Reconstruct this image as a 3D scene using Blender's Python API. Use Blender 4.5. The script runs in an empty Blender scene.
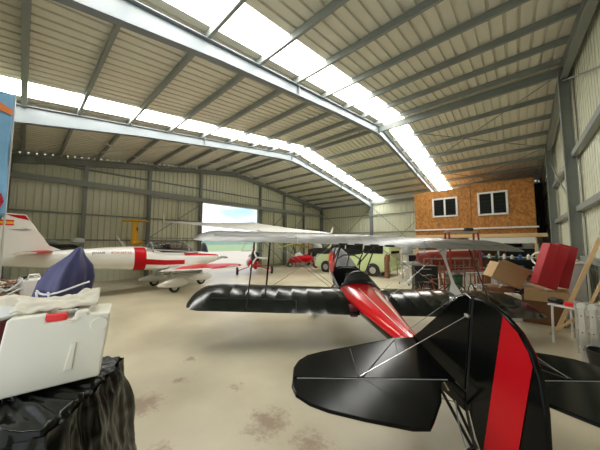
import bpy, bmesh, math, random
from mathutils import Vector, Matrix, Euler
random.seed(7)
PI = math.pi
SC = bpy.context.scene
COL = SC.collection
R = math.radians

# ------------------------------------------------------------------ site frame
# x runs along the ridge (gables at -16.3 and 1.5), y across the hangar, camera stands by the near eave
CAM = Vector((0, 0, 2.0))
YAW = R(41.5)
RT = Vector((math.cos(YAW), math.sin(YAW), 0))
FH = Vector((-math.sin(YAW), math.cos(YAW), 0))
def W(r, d, z=0.0):                       # metres to the right of / ahead of the standing point
    v = RT*r + FH*d
    return Vector((v.x, v.y, z))
def az(a):                                # z rotation of a thing whose local +x points a degrees right of ahead
    return R(131.5 - a)

# ------------------------------------------------------------------ materials
def mat(name, col, rough=.5, metal=0., coat=0., var=0., scale=8., bump=0., emit=0., ecol=None, spec=None, trans=0., alpha=1., wr=0.):
    m = bpy.data.materials.new(name); m.use_nodes = True
    nt = m.node_tree; b = nt.nodes['Principled BSDF']
    b.inputs['Base Color'].default_value = (*col, 1)
    b.inputs['Roughness'].default_value = rough
    b.inputs['Metallic'].default_value = metal
    b.inputs['Coat Weight'].default_value = coat
    b.inputs['Coat Roughness'].default_value = .08
    if spec is not None: b.inputs['Specular IOR Level'].default_value = spec
    if trans: b.inputs['Transmission Weight'].default_value = trans
    if alpha < 1: b.inputs['Alpha'].default_value = alpha
    if emit:
        b.inputs['Emission Color'].default_value = (*(ecol or col), 1)
        b.inputs['Emission Strength'].default_value = emit
    tc = nt.nodes.new('ShaderNodeTexCoord')
    n = nt.nodes.new('ShaderNodeTexNoise'); n.inputs['Scale'].default_value = scale; n.inputs['Detail'].default_value = 5
    nt.links.new(tc.outputs['Object'], n.inputs['Vector'])
    if var:
        mx = nt.nodes.new('ShaderNodeMix'); mx.data_type = 'RGBA'
        mx.inputs[6].default_value = (*[max(0, c*(1-var)) for c in col], 1)
        mx.inputs[7].default_value = (*[min(1, c*(1+var)) for c in col], 1)
        nt.links.new(n.outputs['Fac'], mx.inputs[0]); nt.links.new(mx.outputs[2], b.inputs['Base Color'])
    if wr:
        mr = nt.nodes.new('ShaderNodeMapRange'); mr.inputs[3].default_value = max(.02, rough-wr); mr.inputs[4].default_value = rough+wr
        nt.links.new(n.outputs['Fac'], mr.inputs[0]); nt.links.new(mr.outputs[0], b.inputs['Roughness'])
    if bump:
        bp = nt.nodes.new('ShaderNodeBump'); bp.inputs['Strength'].default_value = bump; bp.inputs['Distance'].default_value = .02
        nt.links.new(n.outputs['Fac'], bp.inputs['Height']); nt.links.new(bp.outputs['Normal'], b.inputs['Normal'])
    return m

M = {}
M['sheet']   = mat('painted_sheet', (.72,.73,.57), .45, var=.06, scale=1.5)
M['roof']    = mat('roof_sheet', (.75,.73,.61), .5, var=.08, scale=1.2)
M['frame']   = mat('grey_steel', (.19,.215,.23), .45, var=.06, scale=3)
M['purlin']  = mat('green_grey_steel', (.26,.285,.26), .45, var=.08, scale=3)
M['zinc']    = mat('galvanised', (.62,.63,.62), .35, metal=.6, var=.1, scale=10)
M['black']   = mat('black_fabric_gloss', (.003,.0035,.003), .16, coat=.0, spec=.12, var=.1, scale=3, wr=.05)
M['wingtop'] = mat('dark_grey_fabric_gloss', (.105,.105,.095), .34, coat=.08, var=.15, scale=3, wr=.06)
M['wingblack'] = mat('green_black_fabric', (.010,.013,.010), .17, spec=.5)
M['blackm']  = mat('black_satin', (.012,.012,.012), .4)
M['rubber']  = mat('rubber', (.02,.02,.02), .75)
M['red']     = mat('red_gloss', (.70,.006,.012), .22, coat=.5)
M['redd']    = mat('red_dope', (.50,.004,.010), .35, spec=.2)
M['white']   = mat('white_gloss', (.84,.83,.79), .25, coat=.4)
M['whitem']  = mat('white_satin', (.80,.80,.76), .5, var=.03)
M['silver']  = mat('silver_wire', (.72,.72,.70), .25, metal=.8)
M['chrome']  = mat('aluminium', (.72,.70,.66), .3, metal=.7, var=.06)
M['darkred'] = mat('dark_red', (.22,.02,.012), .4, var=.15)
M['maroon']  = mat('maroon', (.12,.008,.016), .5)
M['crimson'] = mat('crimson_vinyl', (.46,.008,.022), .42, var=.06, scale=4)
M['card']    = mat('cardboard', (.50,.33,.17), .8, var=.08, scale=6)
M['cardd']   = mat('brown_cardboard', (.19,.085,.035), .75, var=.12, scale=6)
M['wood']    = mat('pale_wood', (.72,.50,.26), .6, var=.12, scale=9)
M['brownw']  = mat('dark_wood', (.20,.09,.04), .6, var=.2, scale=7)
M['lime']    = mat('pale_lime_paint', (.66,.78,.42), .25, coat=.5)
M['glassd']  = mat('dark_glass', (.01,.012,.012), .06, coat=.3)
M['canopy']  = mat('smoked_canopy', (.10,.11,.11), .04, trans=.6, alpha=.45)
M['yellow']  = mat('yellow_paint', (.85,.48,.02), .4, var=.05)
M['sail']    = mat('sail_cloth', (.82,.80,.76), .6, var=.04, scale=4)
M['yelsail'] = mat('yellow_sail', (.75,.74,.20), .6)
M['blue']    = mat('navy_tarp', (.06,.06,.15), .34, var=.25, scale=6, bump=.25)
M['banner']  = mat('blue_banner', (.22,.46,.72), .5, var=.25, scale=3)
M['poly']    = mat('white_polyethylene', (.74,.715,.60), .38, var=.03, scale=5)
M['cloth']   = mat('beige_cloth', (.62,.58,.47), .8, var=.1, scale=8)
M['film']    = mat('black_stretch_film', (.005,.006,.004), .2, spec=.25)
M['rubred']  = mat('red_plastic', (.75,.02,.02), .35)
M['orange']  = mat('orange_flame', (.85,.25,.08), .5)
M['grey']    = mat('mid_grey', (.32,.33,.33), .5, var=.06)
M['lgrey']   = mat('light_grey', (.55,.57,.55), .5, var=.06)
M['green']   = mat('dark_green', (.03,.09,.035), .5)
M['bluep']   = mat('blue_plastic', (.03,.12,.35), .4)
M['pipe']    = mat('pinkish_steel', (.20,.115,.09), .45, var=.2, scale=9)
M['hub']     = mat('hub_silver', (.50,.48,.46), .3, metal=.6)
M['tail']    = mat('tail_lamp', (.55,.03,.02), .2, coat=.5)
M['spanred'] = mat('flag_red', (.72,.03,.02), .5)
M['spanyel'] = mat('flag_yellow', (.90,.55,.03), .5)
M['skin']    = mat('beige_trim', (.5,.42,.34), .5)
M['grass']   = mat('field_green', (.30,.40,.20), .9, var=.2, scale=.3)
M['apron']   = mat('pale_apron', (.62,.55,.46), .9, var=.1, scale=.4)
M['hill']    = mat('wooded_hill', (.22,.33,.26), .95, var=.2, scale=.1)

def skylight_mat():
    m = bpy.data.materials.new('translucent_rooflight'); m.use_nodes = True
    nt = m.node_tree; nt.nodes.clear()
    out = nt.nodes.new('ShaderNodeOutputMaterial')
    e = nt.nodes.new('ShaderNodeEmission'); e.inputs['Color'].default_value = (1,.985,.93,1); e.inputs['Strength'].default_value = SKY_EMIT
    t = nt.nodes.new('ShaderNodeBsdfTranslucent'); t.inputs['Color'].default_value = (.9,.9,.85,1)
    a = nt.nodes.new('ShaderNodeAddShader')
    nt.links.new(e.outputs[0], a.inputs[0]); nt.links.new(t.outputs[0], a.inputs[1]); nt.links.new(a.outputs[0], out.inputs[0])
    return m
SKY_EMIT = 6.0
M['sky'] = skylight_mat()

def floor_mat():
    m = bpy.data.materials.new('worn_concrete'); m.use_nodes = True
    nt = m.node_tree; b = nt.nodes['Principled BSDF']; L = nt.links
    tc = nt.nodes.new('ShaderNodeTexCoord')
    n1 = nt.nodes.new('ShaderNodeTexNoise'); n1.inputs['Scale'].default_value = .7; n1.inputs['Detail'].default_value = 8
    n2 = nt.nodes.new('ShaderNodeTexNoise'); n2.inputs['Scale'].default_value = 9; n2.inputs['Detail'].default_value = 8
    n2.inputs['Roughness'].default_value = .75
    for n in (n1, n2): L.new(tc.outputs['Object'], n.inputs['Vector'])
    r1 = nt.nodes.new('ShaderNodeValToRGB')
    r1.color_ramp.elements[0].position = .3; r1.color_ramp.elements[0].color = (.45,.395,.28,1)
    r1.color_ramp.elements[1].position = .72; r1.color_ramp.elements[1].color = (.66,.595,.435,1)
    L.new(n1.outputs['Fac'], r1.inputs[0])
    prev = r1.outputs[0]
    # rust-brown worn patches, each with its own centre and reach
    for (p, rad, s) in STAINS:
        d = nt.nodes.new('ShaderNodeVectorMath'); d.operation = 'DISTANCE'
        L.new(tc.outputs['Object'], d.inputs[0]); d.inputs[1].default_value = (p.x, p.y, 0)
        mr = nt.nodes.new('ShaderNodeMapRange'); mr.inputs[1].default_value = 0; mr.inputs[2].default_value = rad
        mr.inputs[3].default_value = .36*s; mr.inputs[4].default_value = -.2
        L.new(d.outputs['Value'], mr.inputs[0])
        ad = nt.nodes.new('ShaderNodeMath'); ad.operation = 'ADD'; L.new(mr.outputs[0], ad.inputs[0]); L.new(n2.outputs['Fac'], ad.inputs[1])
        th = nt.nodes.new('ShaderNodeMapRange'); th.inputs[1].default_value = .52; th.inputs[2].default_value = .72
        th.inputs[3].default_value = 0; th.inputs[4].default_value = .62
        L.new(ad.outputs[0], th.inputs[0])
        mx = nt.nodes.new('ShaderNodeMix'); mx.data_type = 'RGBA'; mx.inputs[7].default_value = (.24,.14,.09,1)
        L.new(th.outputs[0], mx.inputs[0]); L.new(prev, mx.inputs[6]); prev = mx.outputs[2]
    L.new(prev, b.inputs['Base Color'])
    mr = nt.nodes.new('ShaderNodeMapRange'); mr.inputs[3].default_value = .25; mr.inputs[4].default_value = .5
    L.new(n1.outputs['Fac'], mr.inputs[0]); L.new(mr.outputs[0], b.inputs['Roughness'])
    return m
STAINS = [(W(-1.95,3.2),.42,1.), (W(-.35,2.9),.5,.8), (W(-1.9,4.4),.25,.6), (W(-1.75,3.75),.2,.6), (W(-1.35,2.55),.25,.5), (W(.1,2.6),.4,.7), (W(-.9,3.6),.25,.5)]
M['floor'] = floor_mat()

def osb_mat():
    m = bpy.data.materials.new('osb_board'); m.use_nodes = True
    nt = m.node_tree; b = nt.nodes['Principled BSDF']; L = nt.links
    tc = nt.nodes.new('ShaderNodeTexCoord')
    v = nt.nodes.new('ShaderNodeTexVoronoi'); v.inputs['Scale'].default_value = 9
    mp = nt.nodes.new('ShaderNodeMapping'); mp.inputs['Scale'].default_value = (1.6,1,1)
    L.new(tc.outputs['Object'], mp.inputs[0]); L.new(mp.outputs[0], v.inputs['Vector'])
    n = nt.nodes.new('ShaderNodeTexNoise'); n.inputs['Scale'].default_value = 4; n.inputs['Detail'].default_value = 6
    L.new(tc.outputs['Object'], n.inputs['Vector'])
    sep = nt.nodes.new('ShaderNodeSeparateColor'); L.new(v.outputs['Color'], sep.inputs[0])
    ad = nt.nodes.new('ShaderNodeMath'); ad.operation = 'MULTIPLY_ADD'; ad.inputs[1].default_value = .5
    L.new(sep.outputs[0], ad.inputs[0]); 
    hf = nt.nodes.new('ShaderNodeMath'); hf.operation = 'MULTIPLY'; hf.inputs[1].default_value = .5; L.new(n.outputs['Fac'], hf.inputs[0])
    L.new(hf.outputs[0], ad.inputs[2])
    r = nt.nodes.new('ShaderNodeValToRGB')
    r.color_ramp.elements[0].position = .15; r.color_ramp.elements[0].color = (.25,.085,.012,1)
    r.color_ramp.elements[1].position = .8; r.color_ramp.elements[1].color = (.56,.245,.045,1)
    L.new(ad.outputs[0], r.inputs[0]); L.new(r.outputs[0], b.inputs['Base Color'])
    b.inputs['Roughness'].default_value = .6
    return m
M['osb'] = osb_mat()

# ------------------------------------------------------------------ mesh builder
class MB:
    def __init__(s, T=None): s.v = []; s.f = []; s.mi = []; s.cur = 0; s.T = T
    def mat(s, i): s.cur = i; return s
    def _add(s, vs, fs):
        o = len(s.v); s.v += [Vector(v) for v in vs]
        for f in fs: s.f.append([o+i for i in f]); s.mi.append(s.cur)
        return s
    def box(s, c, size, rot=(0,0,0)):
        E = Euler(rot).to_matrix(); c = Vector(c); hx, hy, hz = [k/2 for k in size]
        vs = [c + E @ Vector((a*hx, b*hy, d*hz)) for a in (-1,1) for b in (-1,1) for d in (-1,1)]
        return s._add(vs, [(0,1,3,2),(4,6,7,5),(0,4,5,1),(2,3,7,6),(0,2,6,4),(1,5,7,3)])
    def bar(s, p, q, w, h, upv=(0,0,1)):
        p = Vector(p); q = Vector(q); d = (q-p).normalized(); u = Vector(upv)
        if abs(d.dot(u)) > .98: u = Vector((1,0,0))
        a = d.cross(u).normalized(); b = a.cross(d).normalized()
        vs = [P + a*i*w/2 + b*j*h/2 for P in (p,q) for i,j in ((-1,-1),(1,-1),(1,1),(-1,1))]
        return s._add(vs, [(3,2,1,0),(4,5,6,7),(0,1,5,4),(1,2,6,5),(2,3,7,6),(3,0,4,7)])
    def tube(s, pts, r, n=8, r2=None, closed=False):
        pts = [Vector(p) for p in pts]; m = len(pts); rings = []
        ref = None
        for i, p in enumerate(pts):
            d = (pts[min(i+1,m-1)] - pts[max(i-1,0)]).normalized()
            if closed: d = (pts[(i+1) % m] - pts[i-1]).normalized()
            if ref is None:
                ref = Vector((0,0,1)) if abs(d.z) < .9 else Vector((1,0,0))
            a = d.cross(ref).normalized(); b = a.cross(d).normalized(); ref = b
            rr = r if r2 is None else r + (r2-r)*i/(m-1)
            rings.append([p + a*math.cos(t)*rr + b*math.sin(t)*rr for t in [2*PI*k/n for k in range(n)]])
        return s.loft(rings, cap=not closed, loop=closed)
    def loft(s, rings, cap=True, loop=False, open_ring=False, mfun=None):
        n = len(rings[0]); o = len(s.v)
        for r_ in rings: s.v += [Vector(v) for v in r_]
        k = len(rings); kk = n-1 if open_ring else n
        for i in range(k if loop else k-1):
            for j in range(kk):
                a = o+i*n+j; b = o+i*n+(j+1) % n; c = o+((i+1) % k)*n+(j+1) % n; d = o+((i+1) % k)*n+j
                s.f.append([a,b,c,d]); s.mi.append(mfun(i, j) if mfun else s.cur)
        if cap and not loop and not open_ring:
            s.f.append([o+j for j in range(n)][::-1]); s.mi.append(s.cur)
            s.f.append([o+(k-1)*n+j for j in range(n)]); s.mi.append(s.cur)
        return s
    def lathe(s, c, axis, prof, n=20):
        c = Vector(c); d = Vector(axis).normalized(); ref = Vector((0,0,1)) if abs(d.z) < .9 else Vector((1,0,0))
        a = d.cross(ref).normalized(); b = a.cross(d).normalized()
        return s.loft([[c + d*h + (a*math.cos(t)+b*math.sin(t))*max(r_,1e-4) for t in [2*PI*k/n for k in range(n)]] for (h, r_) in prof])
    def prism(s, outline, off):                     # outline: list of 3-D points, extruded by vector off
        off = Vector(off); n = len(outline)
        vs = [Vector(p) for p in outline] + [Vector(p)+off for p in outline]
        fs = [list(range(n))[::-1], list(range(n, 2*n))] + [[i,(i+1) % n,n+(i+1) % n,n+i] for i in range(n)]
        return s._add(vs, fs)
    def grid(s, fn, nu, nv):
        vs = [fn(i/nu, j/nv) for i in range(nu+1) for j in range(nv+1)]
        return s._add(vs, [[i*(nv+1)+j, (i+1)*(nv+1)+j, (i+1)*(nv+1)+j+1, i*(nv+1)+j+1] for i in range(nu) for j in range(nv)])
    def build(s, name, m, parent=None, smooth=False, bevel=0., loc=None, seg=2, sub=0, angle=40):
        me = bpy.data.meshes.new(name)
        vs = [s.T @ v for v in s.v] if s.T else s.v
        if loc is not None: loc = Vector(loc); vs = [v-loc for v in vs]
        me.from_pydata([tuple(v) for v in vs], [], s.f)
        ms = m if isinstance(m, (list, tuple)) else [m]
        for k in ms: me.materials.append(M[k] if isinstance(k, str) else k)
        for p, i in zip(me.polygons, s.mi): p.material_index = i
        bm = bmesh.new(); bm.from_mesh(me)
        bmesh.ops.remove_doubles(bm, verts=bm.verts, dist=1e-5)
        bmesh.ops.recalc_face_normals(bm, faces=bm.faces)
        bm.to_mesh(me); bm.free()
        o = bpy.data.objects.new(name, me); COL.objects.link(o)
        if loc is not None: o.location = loc
        if parent: o.parent = parent
        if bevel:
            b = o.modifiers.new('bevel', 'BEVEL'); b.width = bevel; b.segments = seg; b.limit_method = 'ANGLE'; b.angle_limit = R(35)
        if sub:
            b = o.modifiers.new('sub', 'SUBSURF'); b.levels = sub; b.render_levels = sub
        if smooth:
            for p in me.polygons: p.use_smooth = True
            if not sub:
                try: me.set_sharp_from_angle(angle=R(angle))
                except Exception: pass
        return o

def tag(o, label=None, cat=None, group=None, kind=None):
    if label: o['label'] = label
    if cat: o['category'] = cat
    if group: o['group'] = group
    if kind: o['kind'] = kind
    return o
def thing(name, label, cat, loc=(0,0,0), rot=(0,0,0), group=None):
    o = bpy.data.objects.new(name, None); COL.objects.link(o); o.empty_display_size = .2
    o.location = loc; o.rotation_euler = rot if not isinstance(rot, (int, float)) else (0,0,rot)
    return tag(o, label, cat, group)
def one(mb, name, m, label, cat, loc, group=None, rot=0, **k):   # a thing that is one mesh, built in local coordinates
    o = mb.build(name, m, None, **k); o.location = loc; o.rotation_euler = (0,0,rot) if isinstance(rot, (int, float)) else rot
    return tag(o, label, cat, group)
def copy_tree(o, parent=None):
    c = o.copy(); COL.objects.link(c); c.parent = parent
    for ch in list(o.children): copy_tree(ch, c)
    return c
NT = [0]
def trim(mb, m, label=None, **k):
    NT[0] += 1
    o = mb.build('trim_%d' % NT[0], m, **k); return tag(o, label, None, None, 'structure')
def struct(mb, name, m, **k):
    return tag(mb.build(name, m, **k), None, None, None, 'structure')

# ------------------------------------------------------------------ hangar shell
XL, XR, YN, YF = -16.45, 1.5, -.75, 22.15
RY = 10.9
def roof_z(y): return 7.68 - .145*abs(y-RY)
def profile(a, b, per=.26, depth=.055):
    pts = [(a, 0)]; t = a
    while t < b - 1e-6:
        for (o, h) in ((per*.74,0), (per*.77,depth), (per*.97,depth), (per,0)):
            if t+o < b: pts.append((t+o, h))
        t += per
    pts.append((b, 0)); return pts
def sheet(mb, a, b, P, Q, per=.26, depth=.055):     # P(s,h), Q(s,h): the two ends of the rib line at s, h outwards
    pr = profile(a, b, per, depth)
    return mb.loft([[P(s,h) for s,h in pr], [Q(s,h) for s,h in pr]], cap=False, open_ring=True)

struct(MB().box(((XL+XR)/2, 10.9, -.1), (18.4, 23.2, .2)), 'floor', 'floor')
# roof: sheets between the rooflight strips, rooflights as window_n
strips = [(-4.52,-3.60), (-10.12,-9.14)]
sheets = [(XL,-10.12), (-9.14,-4.52), (-3.60,XR)]
for (a, b) in sheets:
    for (y0, y1) in ((YN, RY), (RY, YF)):
        tag(sheet(MB(), a, b, lambda s,h: (s, y0, roof_z(y0)+h), lambda s,h: (s, y1, roof_z(y1)+h)).build('ceiling', 'roof'), None, None, None, 'structure')
k = 0
for (a, b) in strips:
    for (y0, y1) in ((YN, RY), (RY, YF)):
        k += 1
        struct(sheet(MB(), a, b, lambda s,h: (s, y0, roof_z(y0)+h), lambda s,h: (s, y1, roof_z(y1)+h), per=.35), 'window_%d' % k, 'sky')
# gable on the left with the open doorway
DY0, DY1, DZ = 8.30, 13.10, 4.80
g = MB()
for (a, b, z0) in ((YN, DY0, 0), (DY0, DY1, DZ), (DY1, YF, 0)):
    pr = profile(a, b)
    if a < RY < b: pr = sorted(set(pr + [(RY, 0)]))
    g.loft([[(XL-h, s, z0) for s,h in pr], [(XL-h, s, roof_z(s)) for s,h in pr]], cap=False, open_ring=True)
struct(g, 'wall_left', 'sheet')
g = MB(); pr = sorted(set(profile(YN, YF) + [(RY, 0)]))
g.loft([[(XR+h, s, 0) for s,h in pr], [(XR+h, s, roof_z(s)) for s,h in pr]], cap=False, open_ring=True)
struct(g, 'wall_right', 'sheet')
struct(sheet(MB(), XL, XR, lambda s,h: (s, YF+h, 0), lambda s,h: (s, YF+h, roof_z(YF))), 'wall_far', 'sheet')
g = MB()                                            # near eave wall
sheet(g, XL, -4.4, lambda s,h: (s, YN-h, 0), lambda s,h: (s, YN-h, roof_z(YN)))
sheet(g, -4.4, 1.1, lambda s,h: (s, YN-h, 3.3), lambda s,h: (s, YN-h, roof_z(YN)))
sheet(g, 1.1, XR, lambda s,h: (s, YN-h, 0), lambda s,h: (s, YN-h, roof_z(YN)))
struct(g, 'wall_near', 'sheet')

# portal frames
def rafter(x, w=.17, t=.02, hb=.30, haunch=.22, m='frame'):
    yt = [YN+.12, 2.6, 7.2, RY-.8, RY, RY+.8, 14.6, 19.2, YF-.2]
    def zt(y): return roof_z(y)-.19
    ex = [haunch, .05, 0, .05, .10, .05, 0, .05, haunch]
    tl = [(y, zt(y)) for y in yt]; bl = [(y, zt(y)-hb-e) for y, e in zip(yt, ex)]
    mb = MB()
    for i in range(len(yt)-1):
        for L_ in (tl, bl):
            mb.bar((x, *L_[i]), (x, *L_[i+1]), w, t)
        mb.prism([(x-.006, *tl[i]), (x-.006, *tl[i+1]), (x-.006, *bl[i+1]), (x-.006, *bl[i])], (.012,0,0))
    for y in (RY, 5.2, 16.6):
        mb.box((x, y, zt(y)-hb/2-.03), (w, .012, hb+.02))
    return trim(mb, m)
def column(x, y, z1, alongx=True, s=.22, m='purlin'):
    mb = MB(); t = .016
    if alongx:
        mb.box((x-s/2, y, z1/2), (t, s, z1)).box((x+s/2, y, z1/2), (t, s, z1)).box((x, y, z1/2), (s, t, z1))
    else:
        mb.box((x, y-s/2, z1/2), (s, t, z1)).box((x, y+s/2, z1/2), (s, t, z1)).box((x, y, z1/2), (t, s, z1))
    return trim(mb, m)
rafter(-10.35); rafter(-4.70)
rafter(XL+.22, w=.14, hb=.26, haunch=.1, m='purlin'); rafter(XR-.2, w=.16, hb=.30, haunch=.12, m='purlin')
for x in (-10.35, -4.70):
    column(x, YF-.22, roof_z(YF)-.25, False, m='frame')
column(-10.35, YN+.13, roof_z(YN)-.25, False, m='frame'); column(-4.70, YN+.13, roof_z(YN)-.25, False, m='frame')
for x in (XL+.2, XR-.2):
    column(x, YF-.2, roof_z(YF)-.2, False); column(x, YN+.2, roof_z(YN)-.2, False)
# purlins run the length of the roof
for i in range(8):
    for sg in (-1, 1):
        y = RY + sg*(.32 + 1.37*i)
        trim(MB().bar((XL+.1, y, roof_z(y)-.10), (XR-.05, y, roof_z(y)-.10), .07, .17), 'purlin')
trim(MB().bar((-4.6, RY+.02, roof_z(RY)-.34), (XR-.25, RY+.02, roof_z(RY)-.34), .12, .26), 'purlin')
# gable posts and rails
for y in (2.0, 4.9, 8.05, 13.35, 16.2, 19.0):
    column(XL+.16, y, roof_z(y)-.35, True, .16)
for y in (RY, 5.6, 16.4):
    column(XR-.2, y, roof_z(y)-.3, True, .24)
trim(MB().bar((XL+.34, YN, 4.95), (XL+.34, YF-.3, 4.95), .10, .26), 'purlin')     # sliding door track
for (z, spans) in ((2.15, ((YN, 8.2), (13.3, YF))), (3.45, ((YN, 8.0), (13.4, YF))), (5.75, ((YN, YF-2),))):
    for a, b in spans:
        trim(MB().bar((XL+.08, a, z), (XL+.08, b, z), .10, .07), 'purlin')
for z in (1.55, 3.0, 4.65):
    trim(MB().bar((XR-.10, YN, z), (XR-.10, YF, z), .14, .16), 'purlin')
    trim(MB().bar((XL, YF-.08, z), (XR, YF-.08, z), .10, .08), 'purlin')
    trim(MB().bar((XL, YN+.08, z+.6), (-4.4 if z < 3.2 else XR, YN+.08, z+.6), .10, .08), 'purlin')
trim(MB().bar((XL, -.16, roof_z(0)-.14), (XR, -.16, roof_z(0)-.14), .11, .22), 'purlin')
trim(MB().bar((XL, YF-.14, roof_z(YF)-.25), (XR, YF-.14, roof_z(YF)-.25), .14, .2), 'purlin')
# sliding door leaf frames on each side of the doorway
for (a, b) in ((4.95, 8.1), (13.4, 16.1), (16.3, 18.9)):
    d = MB(); x = XL+.30
    d.bar((x,a,.05),(x,a,4.8),.06,.06).bar((x,b,.05),(x,b,4.8),.06,.06).bar((x,a,.1),(x,b,.1),.06,.06).bar((x,a,4.75),(x,b,4.75),.06,.06)
    d.bar((x,a,2.3),(x,b,2.3),.05,.05).bar((x,a,2.3),(x,b,4.7),.045,.045).bar((x,a,2.25),(x,b,.15),.045,.045)
    d.bar((x,(a+b)/2,.05),(x,(a+b)/2,4.75),.05,.05)
    struct(d, 'door_%d' % (NT[0]+1), 'purlin'); NT[0] += 1
# wall and roof bracing rods
def rod(p, q, r=.025, m='purlin'): trim(MB().tube([p, q], r, 6), m)
yf = YF-.12
rod((-16.2,yf,5.3),(-10.5,yf,.3)); rod((-16.2,yf,.3),(-10.5,yf,5.3))
rod((-10.2,yf,5.3),(-4.9,yf,.3)); rod((-10.2,yf,.3),(-4.9,yf,5.3))
def rz(y): return roof_z(y)-.3
for (y0, y1) in ((.2, 5.4), (5.4, 10.7), (11.1, 16.4), (16.4, 21.8)):
    rod((-16.2,y0,rz(y0)),(-10.5,y1,rz(y1)),.018,'zinc'); rod((-10.5,y0,rz(y0)),(-16.2,y1,rz(y1)),.018,'zinc')
for (y0, y1) in ((11.1, 16.4), (16.4, 21.8)):
    rod((-4.5,y0,rz(y0)),(1.2,y1,rz(y1)),.018,'purlin'); rod((1.2,y0,rz(y0)),(-4.5,y1,rz(y1)),.018,'purlin')
rod((1.28,10.9,3.1),(1.28,16.4,5.9)); rod((1.3,16.4,3.1),(1.3,21.8,5.6)); rod((1.28,5.7,4.7),(1.28,10.8,7.0))

# outside: apron, field, far hills
struct(MB().box((-36,10,-.16),(39,80,.2)), 'ground_apron', 'apron')
struct(MB().box((-170,10,-.2),(229,500,.2)), 'ground_field', 'grass')
random.seed(3)
h = MB(); rr = [[], []]
for i in range(41):
    y = -260+i*14
    hh = 9 + 3*math.sin(i*.7) + 2*random.random()
    rr[0].append((-280, y, -.2)); rr[1].append((-300, y, hh))
h.loft(rr + [[(x-40, y, -.2) for x, y, z in rr[1]]], cap=False, open_ring=True)
struct(h, 'ground_hills', 'hill')

# ------------------------------------------------------------------ shared shapes
def airfoil(n=9, t=.12, camber=.03):
    up, lo = [], []
    for i in range(n+1):
        x = .5*(1-math.cos(PI*i/n))
        y = 5*t*(.2969*math.sqrt(x)-.126*x-.3516*x*x+.2843*x**3-.1036*x**4)
        c = camber*4*x*(1-x)
        up.append((x, c+y)); lo.append((x, c-y))
    return up[::-1] + lo[1:-1]                      # TE -> LE on top, then LE -> TE below
def wing_ring(le, chord, t, inc, camber=.03, sag=0., span_dir=(0,1,0), n=9):
    out = []; ca, sa = math.cos(inc), math.sin(inc)
    for (x, z) in airfoil(n, t, camber):
        zz = z*chord
        if z > camber*4*x*(1-x): zz -= sag*min(1, 4*x*(1-x)*1.2)
        xx = -x*chord
        out.append((le[0] + xx*ca + zz*sa*-1*0 - zz*sa*0, le[1], le[2] + xx*sa + zz*ca))
    return out
def wheel(parent, c, r, w, T=None, hubm='hub', axis=(0,1,0), names=('tire','hub')):
    c = Vector(c); a = Vector(axis)
    MB(T).lathe(c - a*w/2, a, [(0,r*.55),(0,r*.86),(w*.12,r*.97),(w*.35,r),(w*.65,r),(w*.88,r*.97),(w,r*.86),(w,r*.55)], 24).build(names[0], 'rubber', parent, smooth=True)
    MB(T).lathe(c - a*w*.53, a, [(0,.02),(0,r*.5),(w*.06,r*.62),(w*1.0,r*.62),(w*1.06,r*.5),(w*1.06,.02)], 16).build(names[1], hubm, parent, smooth=True)

# ------------------------------------------------------------------ the black and red biplane
PITCH, HEAD, ROLL = R(6.2), -2.5, R(2.05)
XW, ZW = 4.6, -(.732 + 4.6*math.sin(PITCH))/math.cos(PITCH)
hinge = W(1.55, 2.36, .732)
Rm = Euler((ROLL, -PITCH, az(HEAD))).to_matrix()
bi_loc = hinge + Rm @ Vector((XW, 0, ZW))
bi = thing('biplane', 'black and red taildragger biplane filling the foreground, tail towards the viewer', 'aircraft', bi_loc, (ROLL, -PITCH, az(HEAD)))
TB = Matrix.Translation((-XW, 0, -ZW))
def B(): return MB(TB)

def deck_ring(x, wt, zs, zt, wb, zb):               # shoulder, arched deck, flat sides, keel
    pts = []
    for i in range(9):                               # deck from left shoulder to right shoulder
        a = PI*i/8
        pts.append((x, wt*math.cos(a), zs + (zt-zs)*math.sin(a)))
    pts += [(x, -wt*1.0, zs-.04), (x, -(wt*.6+wb*.4), zs+(zb-zs)*.5), (x, -wb, zb), (x, 0, zb-.02), (x, wb, zb), (x, wt*.6+wb*.4, zs+(zb-zs)*.5), (x, wt, zs-.04)]
    return pts
secs = [(.0,.03,-.12,-.09,.03,-.27),(.55,.085,-.15,-.09,.07,-.30),(1.0,.125,-.165,-.09,.10,-.33),(1.6,.22,-.19,-.085,.14,-.37),(2.3,.33,-.21,-.075,.19,-.43),(3.0,.43,-.22,-.06,.25,-.48),(3.52,.48,-.22,-.05,.28,-.52)]
def fus_m(i, j):
    x = secs[i][0]
    if j <= 7:
        if x < 1.0: return 0
        return 1
    if j in (8, 15) and x >= 1.0: return 1
    if j in (14, 9) and x >= 2.9: return 2
    return 0
B().loft([deck_ring(*s) for s in secs], mfun=fus_m).build('fuselage', ['black','red','white'], bi, smooth=True, angle=50)
st = B()                                             # white teardrop flash with a pinstripe on the deck
def on_deck(x, a):
    for i in range(len(secs)-1):
        if secs[i][0] <= x <= secs[i+1][0]:
            t = (x-secs[i][0])/(secs[i+1][0]-secs[i][0]); q = [u+(v-u)*t for u, v in zip(secs[i], secs[i+1])]
            return Vector((x, q[1]*math.cos(a), q[2]+(q[3]-q[2])*math.sin(a)+.006))
st.loft([[on_deck(x, PI*.66-w), on_deck(x, PI*.66), on_deck(x, PI*.66+w)] for x, w in ((1.02,.03),(1.5,.06),(2.0,.09),(2.4,.13),(2.7,.14),(2.95,.10),(3.05,.01))], cap=False, open_ring=True)
st.build('deck_flash', 'white', bi)
B().loft([[on_deck(x, PI*.40-w), on_deck(x, PI*.40+w)] for x, w in ((1.02,.04),(1.5,.035),(2.0,.03),(2.5,.025),(3.1,.02))], cap=False, open_ring=True).build('pinstripe', 'white', bi)
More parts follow.
